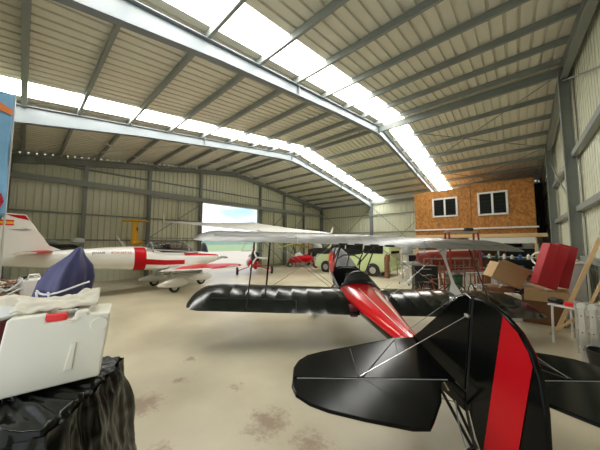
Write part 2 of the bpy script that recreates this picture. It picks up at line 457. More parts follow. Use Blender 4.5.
# cockpit tub with open top
def tub(x, wt, zs, wb, zb, k=1.):
    return [(x, wt*k, zs), (x, (wt*.65+wb*.35)*k, zs+(zb-zs)*.5), (x, wb*k, zb+(1-k)*.4), (x, 0, zb-.02+(1-k)*.4), (x, -wb*k, zb+(1-k)*.4), (x, -(wt*.65+wb*.35)*k, zs+(zb-zs)*.5), (x, -wt*k, zs)]
ts = [(3.52,.48,-.20,.28,-.52),(4.0,.49,-.14,.30,-.53),(4.4,.47,-.10,.31,-.53),(4.75,.43,-.08,.31,-.50)]
B().loft([tub(*s) for s in ts], cap=False, open_ring=True, mfun=lambda i,j: 0).build('cockpit_side', ['white','red'], bi, smooth=True)
B().loft([tub(*s, .93) for s in ts], cap=False, open_ring=True).build('cockpit_lining', 'blackm', bi, smooth=True)
B().tube([(3.52,.48,-.2),(4.0,.49,-.14),(4.4,.47,-.10),(4.75,.43,-.08),(4.8,.25,.06),(4.8,-.25,.06),(4.75,-.43,-.08),(4.4,-.47,-.10),(4.0,-.49,-.14),(3.52,-.48,-.2),(3.5,-.3,-.06),(3.5,0,-.02),(3.5,.3,-.06)], .032, 8, closed=True).build('coaming', 'blackm', bi, smooth=True)
B().lathe((3.56,0,-.12),(1,0,0),[(0,.02),(0,.28),(.04,.33),(.14,.33),(.18,.28),(.18,.02)],20).build('headrest', 'blackm', bi, smooth=True)
B().box((3.95,0,-.28),(.5,.55,.1)).box((3.72,0,-.1),(.1,.55,.45),(0,.2,0)).build('seat', 'blackm', bi, bevel=.03)
# engine cowl and raised front deck
def cow(x, w, zc, h, n=18):
    return [(x, w*math.copysign(abs(math.cos(t))**.75, math.cos(t)), zc + h*math.copysign(abs(math.sin(t))**.75, math.sin(t))) for t in [2*PI*k/n for k in range(n)]]
B().mat(2).loft([cow(4.72,.42,-.24,.30),(cow(5.0,.42,-.20,.34)),cow(5.5,.40,-.10,.36),cow(6.0,.34,.04,.34),cow(6.3,.24,.18,.26),cow(6.36,.14,.24,.15)],
    mfun=lambda i,j: 1 if j >= 9 and i < 3 else (2 if 2 <= j <= 6 and i < 4 else 0)).build('engine_cowl', ['red','white','blackm'], bi, smooth=True)
B().prism([(4.55,.44,-.10),(5.25,.42,-.05),(5.2,.37,.40),(4.95,.36,.50),(4.72,.38,.46)],(0,-.02,0)).build('windscreen_side', 'red', bi, bevel=.006)
ws = B()
ws.tube([(4.8,.36,.0),(4.62,.33,.32),(4.6,.15,.44),(4.6,-.15,.44),(4.62,-.33,.32),(4.8,-.36,.0)], .018, 6)
ws.tube([(4.6,0,.44),(4.82,0,.06)], .012, 6)
ws.build('windscreen_frame', 'blackm', bi, smooth=True)
pr_ = B()
for sg in (-1, 1):
    rings = []
    for i in range(7):
        y = sg*(.06 + .92*i/6); c = (.12,.18,.22,.22,.20,.16,.07)[i]; tw = R(30-18*i/6)
        rings.append([(6.47 + dx*math.sin(tw)*.0 + .5*c*u*math.sin(tw), y, .28 + .5*c*u*math.cos(tw) + dz) for (u, dz, dx) in ((-1,0,0),(0,.012,0),(1,0,0),(0,-.012,0))])
    pr_.loft(rings)
pr_.build('propeller', 'blackm', bi, smooth=True)
B().lathe((6.36,0,.28),(1,0,0),[(0,.13),(.1,.12),(.2,.08),(.26,.01)],16).build('spinner', 'red', bi, smooth=True)

# wings: fabric over ribs, sagging between them, with rounded tips
def biwing(side, y0, y1, xle, zle, chord, inc, dih, name, sagv=.020, m='black', hinge=0):
    mb = B(); rings = []; nr = 10
    ys = []
    for i in range(nr):
        a = y0 + (y1-.45-y0)*i/(nr-1)
        ys += [(a-.022, sagv*.22), (a, 0), (a+.022, sagv*.22)] if 0 < i < nr-1 else [(a, 0)]
        if i < nr-1: ys += [(a + (y1-.45-y0)/(nr-1)*k, sagv*q) for k, q in ((.25,.8),(.5,1),(.75,.8))]
    tip = [(y1-.30,.97,.03),(y1-.16,.87,.10),(y1-.06,.68,.22),(y1-.01,.42,.36),(y1,.2,.5)]
    for (y, s) in ys:
        rings.append(wing_ring((xle-.5*s, side*y, zle + dih*(y-y0)), chord-.5*s, .115, inc, .035, s))
    for (y, c, back) in tip:
        rings.append(wing_ring((xle-back*chord, side*y, zle + dih*(y-y0) - back*chord*math.sin(inc)), chord*c, .10*c+.02, inc, .035))
    mb.loft(rings)
    return mb.build(name, m, bi, smooth=True, angle=60)
def ail(side, y0, y1, xle, zle, chord, inc, dih, yr, w):    # hinge tube and aileron laid over the rear of the wing
    a = .72
    P = lambda y, f, up: (xle - f*chord*math.cos(inc), side*y, zle + dih*(y-yr) - f*chord*math.sin(inc) + up)
    w.tube([P(y0,a,.088), P(y1,a,.088)], .008, 6)
    w.tube([P(y0,a,.088), P(y0,1.0,.010)], .006, 6)
    return w
LW = dict(xle=3.70, zle=-.235, chord=1.28, inc=R(6.5))
UW = dict(xle=4.45, zle=.97, chord=1.26, inc=R(4))
for sd in (1, -1):
    o = biwing(sd, .28, 3.65, dih=.004, name='lower_wing', m='wingblack', **LW)
    ail(sd, 1.5, 3.2, dih=.004, yr=.28, w=B(), **LW).build('aileron_hinge', 'blackm', o, smooth=True)
    o = biwing(sd, .0, 3.84, dih=-.008, name='upper_wing', m='wingtop', sagv=.012, **UW)
    ail(sd, 1.5, 3.4, dih=-.008, yr=.0, w=B(), **UW).build('aileron_hinge', 'grey', o, smooth=True)
def lw(y, f, up=0.): return Vector((LW['xle']-f*LW['chord'], y, LW['zle']+.004*(abs(y)-.28)-f*LW['chord']*math.sin(LW['inc'])+up))
def uw(y, f, up=0.): return Vector((UW['xle']-f*UW['chord'], y, UW['zle']-.008*abs(y)-f*UW['chord']*math.sin(UW['inc'])+up))
for sd in (1, -1):
    y = 2.15*sd                                      # faired I strut, wide at both ends
    a, b = lw(y,.2,.06), lw(y,.62,.06); c, d = uw(y,.2,-.03), uw(y,.62,-.03)
    mid = (a+b+c+d)/4
    rg = []
    for t in range(9):
        u = t/8; lo_f = max(0, 1-u/.27); hi_f = max(0, 1-(1-u)/.27)
        ctr = (a+b)/2*(1-u) + (c+d)/2*u
        hw = .055 + .24*max(lo_f, hi_f)
        th = .022
        rg.append([ctr+Vector((hw,0,0)), ctr+Vector((hw*.3,th,0)), ctr+Vector((-hw*.6,th*.7,0)), ctr+Vector((-hw,0,0)), ctr+Vector((-hw*.6,-th*.7,0)), ctr+Vector((hw*.3,-th,0))])
    o = B().loft(rg).build('interplane_strut', 'white' if sd < 0 else 'black', bi, smooth=True)  # white on the right strut is its reflection put into the colour
    if sd < 0: o['label'] = 'faired strut painted white for its reflection, with flared triangular ends'
    B().tube([lw(2.45*sd,.92,.02), uw(2.45*sd,.9,-.02)], .014, 8).build('aileron_rod', 'blackm', bi, smooth=True)
    for (p, q) in ((lw(.45*sd,.25,.05), uw(2.15*sd,.22,-.04)), (lw(.45*sd,.55,.05), uw(2.15*sd,.6,-.04)), (uw(.35*sd,.3,-.04), lw(2.15*sd,.3,.06))):
        B().tube([p, q], .006, 5).build('flying_wire', 'silver', bi)
    for (p, q) in (((5.05,.38*sd,.08), uw(.42*sd,.12,-.02)), ((4.55,.44*sd,-.09), uw(.42*sd,.6,-.02)), ((5.05,.38*sd,.08), uw(.42*sd,.6,-.02))):
        B().tube([p, q], .017, 8).build('cabane_strut', 'blackm', bi, smooth=True)
    wc = Vector((4.6, .85*sd, ZW+.24))
    B().tube([(4.9,.28*sd,-.42), wc], .025, 8).build('gear_leg', 'blackm', bi, smooth=True)
    B().tube([(4.1,.28*sd,-.5), wc], .02, 8).build('gear_brace', 'blackm', bi, smooth=True)
    wheel(bi, wc + Vector((0,.06*sd,0)), .24, .11, TB)
B().box((2.62,.37,-.36),(.22,.16,.20)).build('root_fairing', 'maroon', bi, bevel=.03)
# pads along the trailing edge of the centre section
cs = B()
for yy in (-.55,-.2,.15,.5):
    cs.box((3.24, yy, .88), (.12,.2,.05), (0,.1,0))
cs.build('edge_pad', 'blackm', bi, bevel=.015)
# tailplane, elevators, fin, rudder
def plate(outline, t, axis):                          # softly edged flat surface
    n = len(outline); cx = [sum(p[i] for p in outline)/n for i in range(2)]
    def lift(k, s): 
        r_ = []
        for (u, v) in outline:
            uu, vv = cx[0]+(u-cx[0])*k, cx[1]+(v-cx[1])*k
            r_.append((uu, vv, s) if axis == 'z' else (uu, s, vv))
        return r_
    return [lift(.975,-t/2), lift(.994,-t/3), lift(1.,0), lift(.994,t/3), lift(.975,t/2)]
for sd in (1, -1):
    so = [(.004,.12),(.80,.12),(.77,.36),(.57,.92),(.43,1.32),(.36,1.47),(.27,1.56),(.15,1.61),(.004,1.62)]
    o = B().loft(plate([(x, y*sd) for x, y in so], .035, 'z')).build('stabilizer', 'black', bi, smooth=True, angle=22)
    B().tube([(.70,.40*sd,.014),(.02,.98*sd,.018)], .009, 6).tube([(.50,.98*sd,.014),(.02,1.02*sd,.018)], .006, 6).build('stabilizer_rib', 'blackm', o, smooth=True)
    eo = [(-.004,1.62),(-.10,1.63),(-.20,1.60),(-.29,1.50),(-.36,1.36),(-.44,1.1),(-.52,.78),(-.52,.66),(-.46,.60),(-.26,.42),(-.004,.26)]
    o = B().loft(plate([(x, y*sd) for x, y in eo], .032, 'z')).build('elevator', 'black', bi, smooth=True, angle=22)
    B().tube([(0,.2*sd,.012),(0,1.58*sd,.012)], .0045, 6).build('hinge_tube', 'grey', o, smooth=True)
fo = [(.02,-.12),(1.02,-.10),(.80,.10),(.50,.40),(.28,.63),(.17,.735),(.08,.78),(.02,.79)]
B().loft(plate(fo, .04, 'y')).build('fin', 'black', bi, smooth=True, angle=22)
ro = [(-.02,.79),(-.12,.80),(-.24,.79),(-.36,.75),(-.47,.68),(-.56,.58),(-.63,.44),(-.68,.25),(-.71,.02),(-.72,-.25),(-.68,-.42),(-.58,-.52),(-.40,-.56),(-.26,-.54),(-.14,-.40),(-.02,-.20)]
rud = B().loft(plate(ro, .045, 'y')).build('rudder', 'black', bi, smooth=True, angle=22)
so_ = [(-.335,.745),(-.46,.675),(-.55,.575),(-.585,.50),(-.50,-.52),(-.235,-.50)]
for s in (-.026, .026):
    B().prism([(x, s, z) for x, z in so_], (0, .003 if s > 0 else -.003, 0)).build('rudder_stripe', 'redd', rud)
B().tube([(.0,0,-.25),(.0,0,.8)], .016, 8).build('rudder_post', 'blackm', bi, smooth=True)
B().tube([(.30,.022,.62),(.20,.026,.73),(.08,.026,.79),(.0,.026,.77)], .006, 6).build('fin_edge_tube', 'silver', bi)
for sd in (1, -1):
    for (p, q) in (((.03,.03*sd,.60),(.03,1.0*sd,.02)), ((.25,.03*sd,.68),(.72,.38*sd,.02)), ((.03,.08*sd,-.22),(.03,1.0*sd,-.01))):
        B().tube([p, q], .003, 5).build('tail_wire', 'silver', bi)
    B().box((.03,.03*sd,.60),(.05,.03,.03)).build('wire_fitting', 'silver', bi, bevel=.006)
    B().box((.25,.03*sd,.68),(.05,.03,.03)).build('wire_fitting', 'silver', bi, bevel=.006)
    B().tube([(-.02,.18*sd,-.04),(-.02,.02,-.20)], .012, 6).build('control_horn', 'blackm', bi)
tg = B()
tg.tube([(.35,.05,-.28),(-.12,.02,-.52)], .016, 6).tube([(.35,-.05,-.28),(-.12,-.02,-.52)], .016, 6).tube([(.02,0,-.24),(-.12,0,-.52)], .014, 6)
tg.build('tail_spring', 'blackm', bi, smooth=True)
wheel(bi, (-.14,0,-.62), .095, .05, TB)
B().tube([(.02,.10,-.2),(-.02,.08,-.4),(-.08,.05,-.55)], .006, 5).build('steering_chain', 'grey', bi)
B().tube([(.25,.14,-.05),(.02,.17,-.10)], .008, 6).build('push_rod', 'wood', bi)

# ------------------------------------------------------------------ white and red low-wing aeroplane
lp = thing('light_aeroplane', 'white and red low-wing light aeroplane with bubble canopy along the left side', 'aircraft', W(-5.8, 11.1), az(41.5))
def oval(x, w, zb, zt, n=16, p=.8):
    zc = (zb+zt)/2; h = (zt-zb)/2
    return [(x, w*math.copysign(abs(math.cos(t))**p, math.cos(t)), zc + h*math.copysign(abs(math.sin(t))**p, math.sin(t))) for t in [2*PI*k/n for k in range(n)]]
ls = [(-4.85,.05,1.30,1.62),(-4.2,.13,1.22,1.70),(-3.2,.24,1.10,1.78),(-2.2,.36,1.00,1.84),(-1.5,.46,.92,1.86),(-1.1,.50,.88,1.84),(-.4,.54,.84,1.72),(.4,.55,.84,1.66),(1.0,.52,.88,1.62),(1.6,.45,.96,1.56),(2.1,.30,1.08,1.48),(2.3,.14,1.18,1.38)]
def lpm(i, j):
    x = (ls[i][0]+ls[i+1][0])/2
    a = (j+.5)/16*360
    if -1.5 < x < -1.0 and (a < 70 or a > 110) and not 170 < a < 190: return 1
    if 330 < a < 358 or 182 < a < 210: return 1 if -1.2 < x < .5 else 0
    if x > .6 and (22 < a < 45 or 135 < a < 158): return 1
    return 0
MB().loft([oval(*s) for s in ls], mfun=lpm).build('fuselage', ['white','redd'], lp, smooth=True, angle=60)
cn = [(-1.05,.30,1.80,1.86),(-.8,.42,1.72,2.02),(-.3,.48,1.66,2.14),(.2,.48,1.62,2.12),(.6,.44,1.60,1.96),(.95,.34,1.58,1.70),(1.05,.2,1.56,1.62)]
MB().loft([oval(x,w,zb-.1,zt,16,1.) for x,w,zb,zt in cn]).build('canopy', 'canopy', lp, smooth=True)
cf = MB()
for (x,w,zt) in ((-.85,.41,2.0),(.62,.44,1.94)):
    cf.tube([(x, w*1.03*math.cos(t), 1.62+(zt-1.6)*math.sin(t)) for t in [PI*k/10 for k in range(11)]], .03, 6)
for sd in (1,-1): cf.tube([(-1.1,.42*sd,1.74),(-.3,.52*sd,1.68),(.5,.52*sd,1.62),(1.1,.34*sd,1.56)], .03, 6)
cf.build('canopy_frame', 'grey', lp, smooth=True)
MB().loft([oval(-.95,.30,1.6,1.80),oval(-.5,.44,1.5,1.80),oval(.3,.45,1.5,1.76),oval(.85,.32,1.5,1.66)]).build('cockpit_interior', 'blackm', lp, smooth=True)
for sd in (1,-1):
    MB().box((-.2,.22*sd,1.72),(.14,.34,.5),(0,-.2,0)).build('seat', 'blackm', lp, bevel=.04)
vt = [(-4.88,1.40),(-4.25,1.66),(-3.55,1.76),(-3.85,1.92),(-4.42,2.90),(-4.86,2.92),(-5.08,2.1),(-5.0,1.42)]
def wl_plate(ol, t): return MB().loft(plate(ol, t, 'y'))
wl_plate(vt, .10).build('fin', 'white', lp, smooth=True)
MB().prism([(-4.33,-.055,2.72),(-4.43,-.055,2.87),(-4.84,-.055,2.88),(-4.6,-.055,2.78)],(0,.11,0)).build('fin_tip', 'redd', lp)
fl = MB(); 
for k,(m_,z0,z1) in enumerate(((0,2.54,2.59),(1,2.59,2.66),(0,2.66,2.71))):
    fl.mat(m_); fl.box((-4.79,-.056,(z0+z1)/2),(.28,.012,z1-z0))
fl.build('flag_mark', ['spanred','spanyel'], lp)
MB().prism([(-4.25,-.056,2.42),(-4.5,-.056,2.49),(-4.4,-.056,2.45),(-4.75,-.056,2.42),(-4.42,-.056,2.39)],(0,-.008,0)).build('wing_emblem', 'grey', lp)
for sd in (1,-1):
    MB().loft([wing_ring((-3.75-.10*k, sd*(.10+.35*k), 1.72), .78-.06*k, .11, 0, 0) for k in range(5)], mfun=lambda i,j: 1 if i >= 2 or 4 <= j <= 13 else 0).build('tailplane', ['white','redd'], lp, smooth=True, angle=60)
    rg = []
    for (y,c,dx,t) in ((.3,1.55,0,.14),(1.2,1.45,-.03,.14),(2.4,1.30,-.08,.135),(3.4,1.18,-.12,.13),(3.95,1.06,-.18,.12),(4.25,.85,-.30,.11),(4.38,.5,-.5,.10)):
        rg.append(wing_ring((1.1+dx, sd*y, .88+.085*(y-.3)), c*1.12, t, R(3), .03))
    MB().loft(rg, mfun=lambda i,j: 1 if (i >= 1 and 2 <= j <= 9) or i >= 4 else 0).build('wing', ['white','redd'], lp, smooth=True, angle=60)
def spat(c, L=1.15, parent=lp):
    x, y, z = c
    o = MB().loft([oval(x-.55*L,.02,z-.05,z+.03),oval(x-.3*L,.11,z-.12,z+.15),oval(x,.15,z-.15,z+.24),oval(x+.25*L,.13,z-.16,z+.22),oval(x+.42*L,.06,z-.08,z+.10),oval(x+.48*L,.02,z-.02,z+.04)]).build('wheel_spat', 'white', parent, smooth=True)
    o.location = (0,0,0)
    MB().prism([(x-.35*L,y-.128,z-.02),(x+.4*L,y-.128,z-.08),(x+.4*L,y-.128,z-.04),(x-.2*L,y-.128,z+.05)],(0,.004,0)) 
    for v in o.data.vertices: v.co.y += y
for (x, y) in ((-.25,-1.15),(-.25,1.15),(1.45,0)):
    spat((x,y,.34))
    wheel(lp, (x,y,.20), .20, .12)
    MB().tube([(x,y*.95,.45),(x+.05,y*.35,.98)], .04, 8).build('gear_leg', 'lgrey', lp, smooth=True)
pb = MB()
for sd in (1,-1):
    pb.loft([[(2.38+.35*c*u*math.sin(tw), sd*y, 1.28+.5*c*u*math.cos(tw)+dz) for (u,dz) in ((-1,0),(0,.014),(1,0),(0,-.014))] for (y,c,tw) in ((.05,.1,R(50)),(.3,.14,R(35)),(.6,.12,R(22)),(.85,.05,R(15)))])
pb.build('propeller', 'grey', lp, smooth=True)
MB().lathe((2.28,0,1.28),(1,0,0),[(0,.15),(.1,.14),(.25,.08),(.33,.01)],16).build('spinner', 'white', lp, smooth=True)
MB().tube([(-1.75,0,1.85),(-2.05,0,2.30)], .012, 6).build('antenna', 'whitem', lp)
dg = bpy.context.evaluated_depsgraph_get
def lettering(txt, size, name, m, parent, loc, rot, ext=.003):
    cu = bpy.data.curves.new('t', 'FONT'); cu.body = txt; cu.size = size; cu.extrude = ext
    t = bpy.data.objects.new('t', cu); COL.objects.link(t)
    bpy.context.view_layer.update()
    me = bpy.data.meshes.new_from_object(t.evaluated_get(dg()))
    bpy.data.objects.remove(t)
    o = bpy.data.objects.new(name, me); COL.objects.link(o); me.materials.clear(); me.materials.append(M[m])
    o.parent = parent; o.location = loc; o.rotation_euler = rot
    return o
lettering('JENAIR', .125, 'lettering', 'blackm', lp, (-2.78,-.325,1.60), (R(84),0,R(-7)))
lettering('ECH-567 UL', .125, 'lettering', 'redd', lp, (-2.24,-.392,1.60), (R(84),0,R(-7)))

# ------------------------------------------------------------------ flex-wing trikes by the doorway
def trike(name, label, loc, rot, sailm, podm, group=None, wing=True, scale=1.):
    t = thing(name, label, 'aircraft', loc, rot, group)
    MB().loft([oval(x,w,zb,zt) for x,w,zb,zt in ((-.55,.16,.5,.80),(-.3,.38,.38,.98),(.2,.46,.34,1.06),(.8,.42,.34,.98),(1.3,.28,.38,.78),(1.55,.06,.46,.58))]).build('pod', podm, t, smooth=True)
    MB().loft([oval(x,w,zb,zt) for x,w,zb,zt in ((.35,.30,.85,1.02),(.7,.28,.80,1.26),(.95,.2,.75,1.1),(1.15,.10,.7,.85))]).build('windscreen', 'whitem', t, smooth=True)
    MB().box((.0,0,.98),(.5,.42,.12)).box((-.28,0,1.2),(.12,.42,.45),(0,-.2,0)).build('seat', 'blackm', t, bevel=.04)
    MB().box((-.75,0,1.05),(.45,.36,.42)).box((-.75,0,1.32),(.25,.5,.12)).build('engine', 'blackm', t, bevel=.04)
    MB().tube([(-.1,0,.5),(-.25,0,2.72)], .028, 8).tube([(1.2,0,.55),(-.2,0,2.65)], .018, 8).build('mast', podm, t, smooth=True)
    p = MB()
    for a in (R(65), R(185), R(305)):
        p.bar((-1.08,0,1.1),(-1.08,.72*math.cos(a),1.1+.72*math.sin(a)),.10,.02,(1,0,0))
    p.build('propeller', 'whitem', t)
    for sd in (1,-1):
        MB().tube([(-.3,.25*sd,.5),(-.45,1.05*sd,.26)], .03, 8).build('axle', podm, t, smooth=True)
        wheel(t, (-.45,1.1*sd,.24), .24, .13, hubm=podm)
        MB().loft([oval(x,.10,zb,zt) for x,zb,zt in ((-.75,.34,.40),(-.5,.42,.56),(-.2,.40,.54),(0,.36,.40))]).build('mudguard', podm, t, smooth=True)
        for v in t.children[-1].data.vertices: v.co.y += 1.1*sd
    MB().tube([(1.3,0,.55),(1.4,0,.24)], .03, 8).build('fork', podm, t, smooth=True)
    wheel(t, (1.42,0,.21), .21, .10)
    if not wing: return t
    sl = MB(); rg = []                               # double-surface delta sail, drooping to washed-out tips
    NR = 12
    for i in range(-NR, NR+1):
        s = i/NR; y = 5.2*s; a = abs(s)
        c = 2.7*(1-a)**.8*.75 + .62
        le = (1.25 - 2.05*a, y, 3.02 + .38*(1-a)**2 - .10*a + .05*y)
        if a > .97: c = .25
        rg.append(wing_ring(le, c, .09, R(15-13*a), .05, .012 if i % 2 else 0))
    sl.loft(rg); w = sl.build('sail', sailm, t, smooth=True, angle=70)
    for sd in (1,-1):
        MB().loft(plate([(-.75,3.0),(-1.15,3.0),(-1.35,3.42),(-1.2,3.45)], .03, 'y')).build('winglet', sailm, w)
        for v in w.children[-1].data.vertices: v.co.y += 5.2*sd; v.co.z += -.08 + .26*sd
    MB().tube([(1.5,0,2.9),(-2.0,0,2.75)], .03, 8).build('keel_tube', 'zinc', t)
    for sd in (1,-1):
        MB().tube([(.9,.75*sd,1.45),(.1,.05*sd,2.85)], .016, 6).build('control_frame', 'zinc', t)
    MB().tube([(.9,-.75,1.45),(.9,.75,1.45)], .018, 6).build('control_bar', 'blackm', t)
    return t
trike('ultralight_trike', 'red flex-wing trike under a wide white delta sail in the open doorway', W(-3.05,16.4), az(-19), 'sail', 'red')

# second, wingless machine in the far corner
tb = trike('ultralight_trike', 'red wingless trike parked in front of the far corner, left of the green van', W(.55,21.0), az(-105), 'sail', 'redd', wing=False)
yw = MB().loft([wing_ring((.5-.25*abs(i), .85*i, .0-.10*abs(i)), 1.2-.16*abs(i), .10, R(-8), .06) for i in range(-3,4)])
# yellow folded sail propped on a frame behind it
ys = thing('folded_sail', 'pale yellow and green folded sail on a tall dark trestle in the far corner', 'sail', W(-.55,21.6), az(-20))
MB(Matrix.Translation((0,0,1.80))).loft([[Vector(p) for p in r_] for r_ in [wing_ring((.5-.25*abs(i), .55*i, -.10*abs(i)), 1.2-.16*abs(i), .10, R(-8), .06) for i in range(-3,4)]]).build('sail', 'yelsail', ys, smooth=True)
MB().tube([(0,-.6,0),(0,0,1.74),(0,.6,0)], .035, 8).build('trestle', 'green', ys)
MB().tube([(-.6,0,0),(0,0,1.74)], .035, 8).build('prop_leg', 'green', ys)
# white folded canopy bag behind the trike
pw = thing('wrapped_wing', 'white wrapped upright wing bundle standing behind the red wingless trike', 'wing', W(1.55,22.9), az(-30))
MB().loft([oval(x,.30*k,.02+.1*(1-k),.0+h) for x,k,h in ((-.9,.4,1.2),(-.6,.9,1.9),(0,1,2.15),(.5,.9,1.95),(.9,.4,1.3))]).build('cover', 'whitem', pw, smooth=True)
sp = MB()
for x in (-.4,.1,.45): sp.tube([(x, .31*math.cos(t), 1.0+.95*math.sin(t)) for t in [PI*k/10 for k in range(-2,13)]], .02, 6)
sp.build('strap', 'bluep', pw)

# ------------------------------------------------------------------ pale green van
vn = thing('van', 'pale lime green passenger van with dark windows beyond the biplane nose', 'van', W(3.75,16.9), az(-50))
def vring(x, w, zb, zt, tw):                          # tumblehome cross-section
    return [(x,-w*.93,zb),(x,-w,zb+.12),(x,-w,zb+(zt-zb)*.48),(x,-w*(1-.5*tw),zb+(zt-zb)*.62),(x,-w*(1-tw),zt-.10),(x,-w*(1-tw)*.85,zt),(x,0,zt+.03),
            (x,w*(1-tw)*.85,zt),(x,w*(1-tw),zt-.10),(x,w*(1-.5*tw),zb+(zt-zb)*.62),(x,w,zb+(zt-zb)*.48),(x,w,zb+.12),(x,w*.93,zb)]
vs_ = [(-2.72,.88,.42,1.7,.12),(-2.66,.97,.34,2.05,.13),(-2.4,1.02,.30,2.16,.13),(-1,1.04,.28,2.2,.13),(.6,1.04,.28,2.2,.13),(1.25,1.04,.28,2.12,.14),(1.75,1.03,.28,1.72,.10),(2.1,1.01,.28,1.36,.05),(2.6,.94,.32,1.22,.05),(2.85,.80,.38,1.02,.05),(2.9,.70,.45,.85,.05)]
MB().loft([vring(*s) for s in vs_]).build('body', 'lime', vn, smooth=True, angle=35)
for sd in (1,-1):
    for (a, b) in ((-2.35,-1.15),(-1.05,.12),(.22,1.2)):
        t = .30 if b > 1 else 0
        MB().prism([(a,sd*1.005,1.36),(b+t,sd*1.005,1.36),(b,sd*.935,1.98),(a,sd*.935,1.98)],(0,sd*.025,0)).build('side_window', 'glassd', vn, bevel=.01)
    for x in (-1.72,1.68):
        MB().lathe((x,sd*.92,.36),(0,sd,0),[(0,.02),(0,.42),(.128,.42),(.128,.02)],24).build('wheel_arch', 'blackm', vn)
        wheel(vn, (x,sd*.98,.36), .36, .22)
    MB().box((-2.66,sd*.93,1.12),(.10,.12,.42)).build('tail_light', 'tail', vn, bevel=.02)
    MB().box((2.62,sd*.74,.86),(.34,.30,.2),(0,.3,0)).build('headlight', 'silver', vn, bevel=.03)
    MB().box((1.55,sd*1.14,1.42),(.14,.2,.2)).build('mirror', 'blackm', vn, bevel=.03)
    MB().box((.35,sd*1.045,1.16),(.2,.03,.04)).build('door_handle', 'lime', vn)
    MB().box((-.4,sd*1.045,.66),(2.2,.03,.06)).build('side_moulding', 'lime', vn)
MB().prism([(-2.715,-.72,1.36),(-2.715,.72,1.36),(-2.66,.66,1.92),(-2.66,-.66,1.92)],(-.02,0,0)).build('rear_window', 'glassd', vn)
MB().box((-2.72,0,.45),(.14,1.8,.22)).build('bumper', 'lime', vn, bevel=.04)
MB().prism([(1.84,-.82,1.62),(1.84,.82,1.62),(1.38,.78,2.05),(1.38,-.78,2.05)],(.03,0,.03)).build('windscreen', 'glassd', vn)

# ------------------------------------------------------------------ yellow machine behind the low-wing
ya = thing('tail_unit', 'orange-yellow T-tail unit mounted on the left wall above the white fuselage', 'tail unit', (-15.75,4.22,0), 0)
def YM(): return MB(Matrix.Rotation(R(-30),4,'Z'))
YM().loft([oval(-1.1,.08,1.98,2.10),oval(-.5,.16,1.9,2.18),oval(.5,.18,1.9,2.18),oval(.8,.08,1.95,2.1)]).build('boom', 'yellow', ya, smooth=True)
YM().loft(plate([(-.12,2.1),(.66,2.1),(.56,2.5),(.62,3.12),(.20,3.14),(.16,2.6)], .16, 'y')).build('fin', 'yellow', ya, smooth=True)
YM().loft([wing_ring((.85-.05*abs(i), .14*i, 3.18), .85-.05*abs(i), .13, 0, 0) for i in range(-4,5)]).build('tailplane', 'yellow', ya, smooth=True)
YM().lathe((.36,-.10,2.75),(0,1,0),[(0,.02),(0,.10),(.2,.10),(.2,.02)],12).build('vent', 'blackm', ya)
MB().bar((-.55,0,1.95),(0,0,1.95),.06,.06).build('wall_bracket', 'zinc', ya)

# dark rounded bundle behind the fin
bd = thing('covered_cockpit', 'dark open cockpit tub with grey padding just behind the white fin', 'cockpit', W(-10.14,10.58), az(60))
MB().loft([oval(-.9,.2,1.4,1.7),oval(-.5,.42,1.2,1.95),oval(.3,.42,1.2,1.95),oval(.8,.15,1.4,1.75)]).build('tub', 'blackm', bd, smooth=True)
MB().lathe((.45,0,1.98),(0,0,1),[(0,.1),(.05,.22),(.18,.24),(.25,.1)],14).build('headrest', 'lgrey', bd, smooth=True)
MB().lathe((-.35,0,1.96),(0,0,1),[(0,.08),(.04,.18),(.12,.18),(.16,.08)],14).build('pad', 'grey', bd, smooth=True)
tr = MB()
for x in (-.5,.4):
    tr.tube([(x,-.4,0),(x,0,1.28),(x,.4,0)], .03, 8)
tr.build('trestle', 'zinc', bd)
# dark bag hanging at the doorway edge
db = thing('propeller_bag', 'black upright bag standing at the left edge of the open doorway', 'bag', W(-9.05,23.2), 0)
MB().lathe((0,0,0),(0,0,1),[(0,.36),(.1,.40),(.7,.42),(1.3,.40),(1.7,.30),(1.95,.16),(2.05,.03)],16).build('bag_body', 'blackm', db, smooth=True)
MB().tube([(.1,-.38,.9),(.14,-.46,1.3),(.05,-.36,1.6)], .03, 8).build('carry_strap', 'darkred', db)

# ------------------------------------------------------------------ OSB office on posts
OY = 18.0
of = thing('mezzanine_office', 'raised OSB board office box with two white windows in the far right corner', 'office', (-2.2,OY,0))
def OB(): return MB(Matrix.Translation((2.2,-OY,0)))
x0, x1, z0, z1 = -5.28, .78, 2.50, 5.42
OB().box(((x0-2.05)/2, OY+1.7, (z0+z1)/2), (-2.05-x0, 3.4, z1-z0)).build('osb_panel', 'osb', of, bevel=.01)
OB().box(((x1-2.03)/2, OY+1.7, (z0+z1)/2+.05), (x1+2.03, 3.4, z1-z0+.1)).build('osb_panel', 'osb', of, bevel=.01)
for (a, b, c, d) in ((-4.10,-2.78,3.72,4.86), (-1.66,-.36,3.66,4.94)):
    xm, zm, w, hh = (a+b)/2, (c+d)/2, b-a, d-c
    f_ = OB()
    for (cx, cz, sw, sh) in ((xm,c,w+.1,.1),(xm,d,w+.1,.1),(a,zm,.1,hh),(b,zm,.1,hh),(xm,zm,.1,hh)):
        f_.box((cx, OY-.03, cz), (sw,.10,sh))
    fo_ = f_.build('window_frame', 'whitem', of, bevel=.008)
    for sx in (-1,1):
        OB().box((xm+sx*w/4, OY-.012, zm), (w/2-.1,.02,hh-.08)).build('pane', 'glassd', fo_)
OB().bar((-5.25,OY-.12,2.86),(.86,OY-.12,2.86),.10,.09).build('handrail', 'whitem', of, bevel=.01)
OB().bar((-5.3,OY-.05,2.42),(1.15,OY-.05,2.42),.14,.20).build('floor_beam', 'wood', of, bevel=.01)
for x in (-5.2,-2.2,.7):
    OB().bar((x,OY,0),(x,OY,2.35),.12,.12).build('post', 'wood', of)
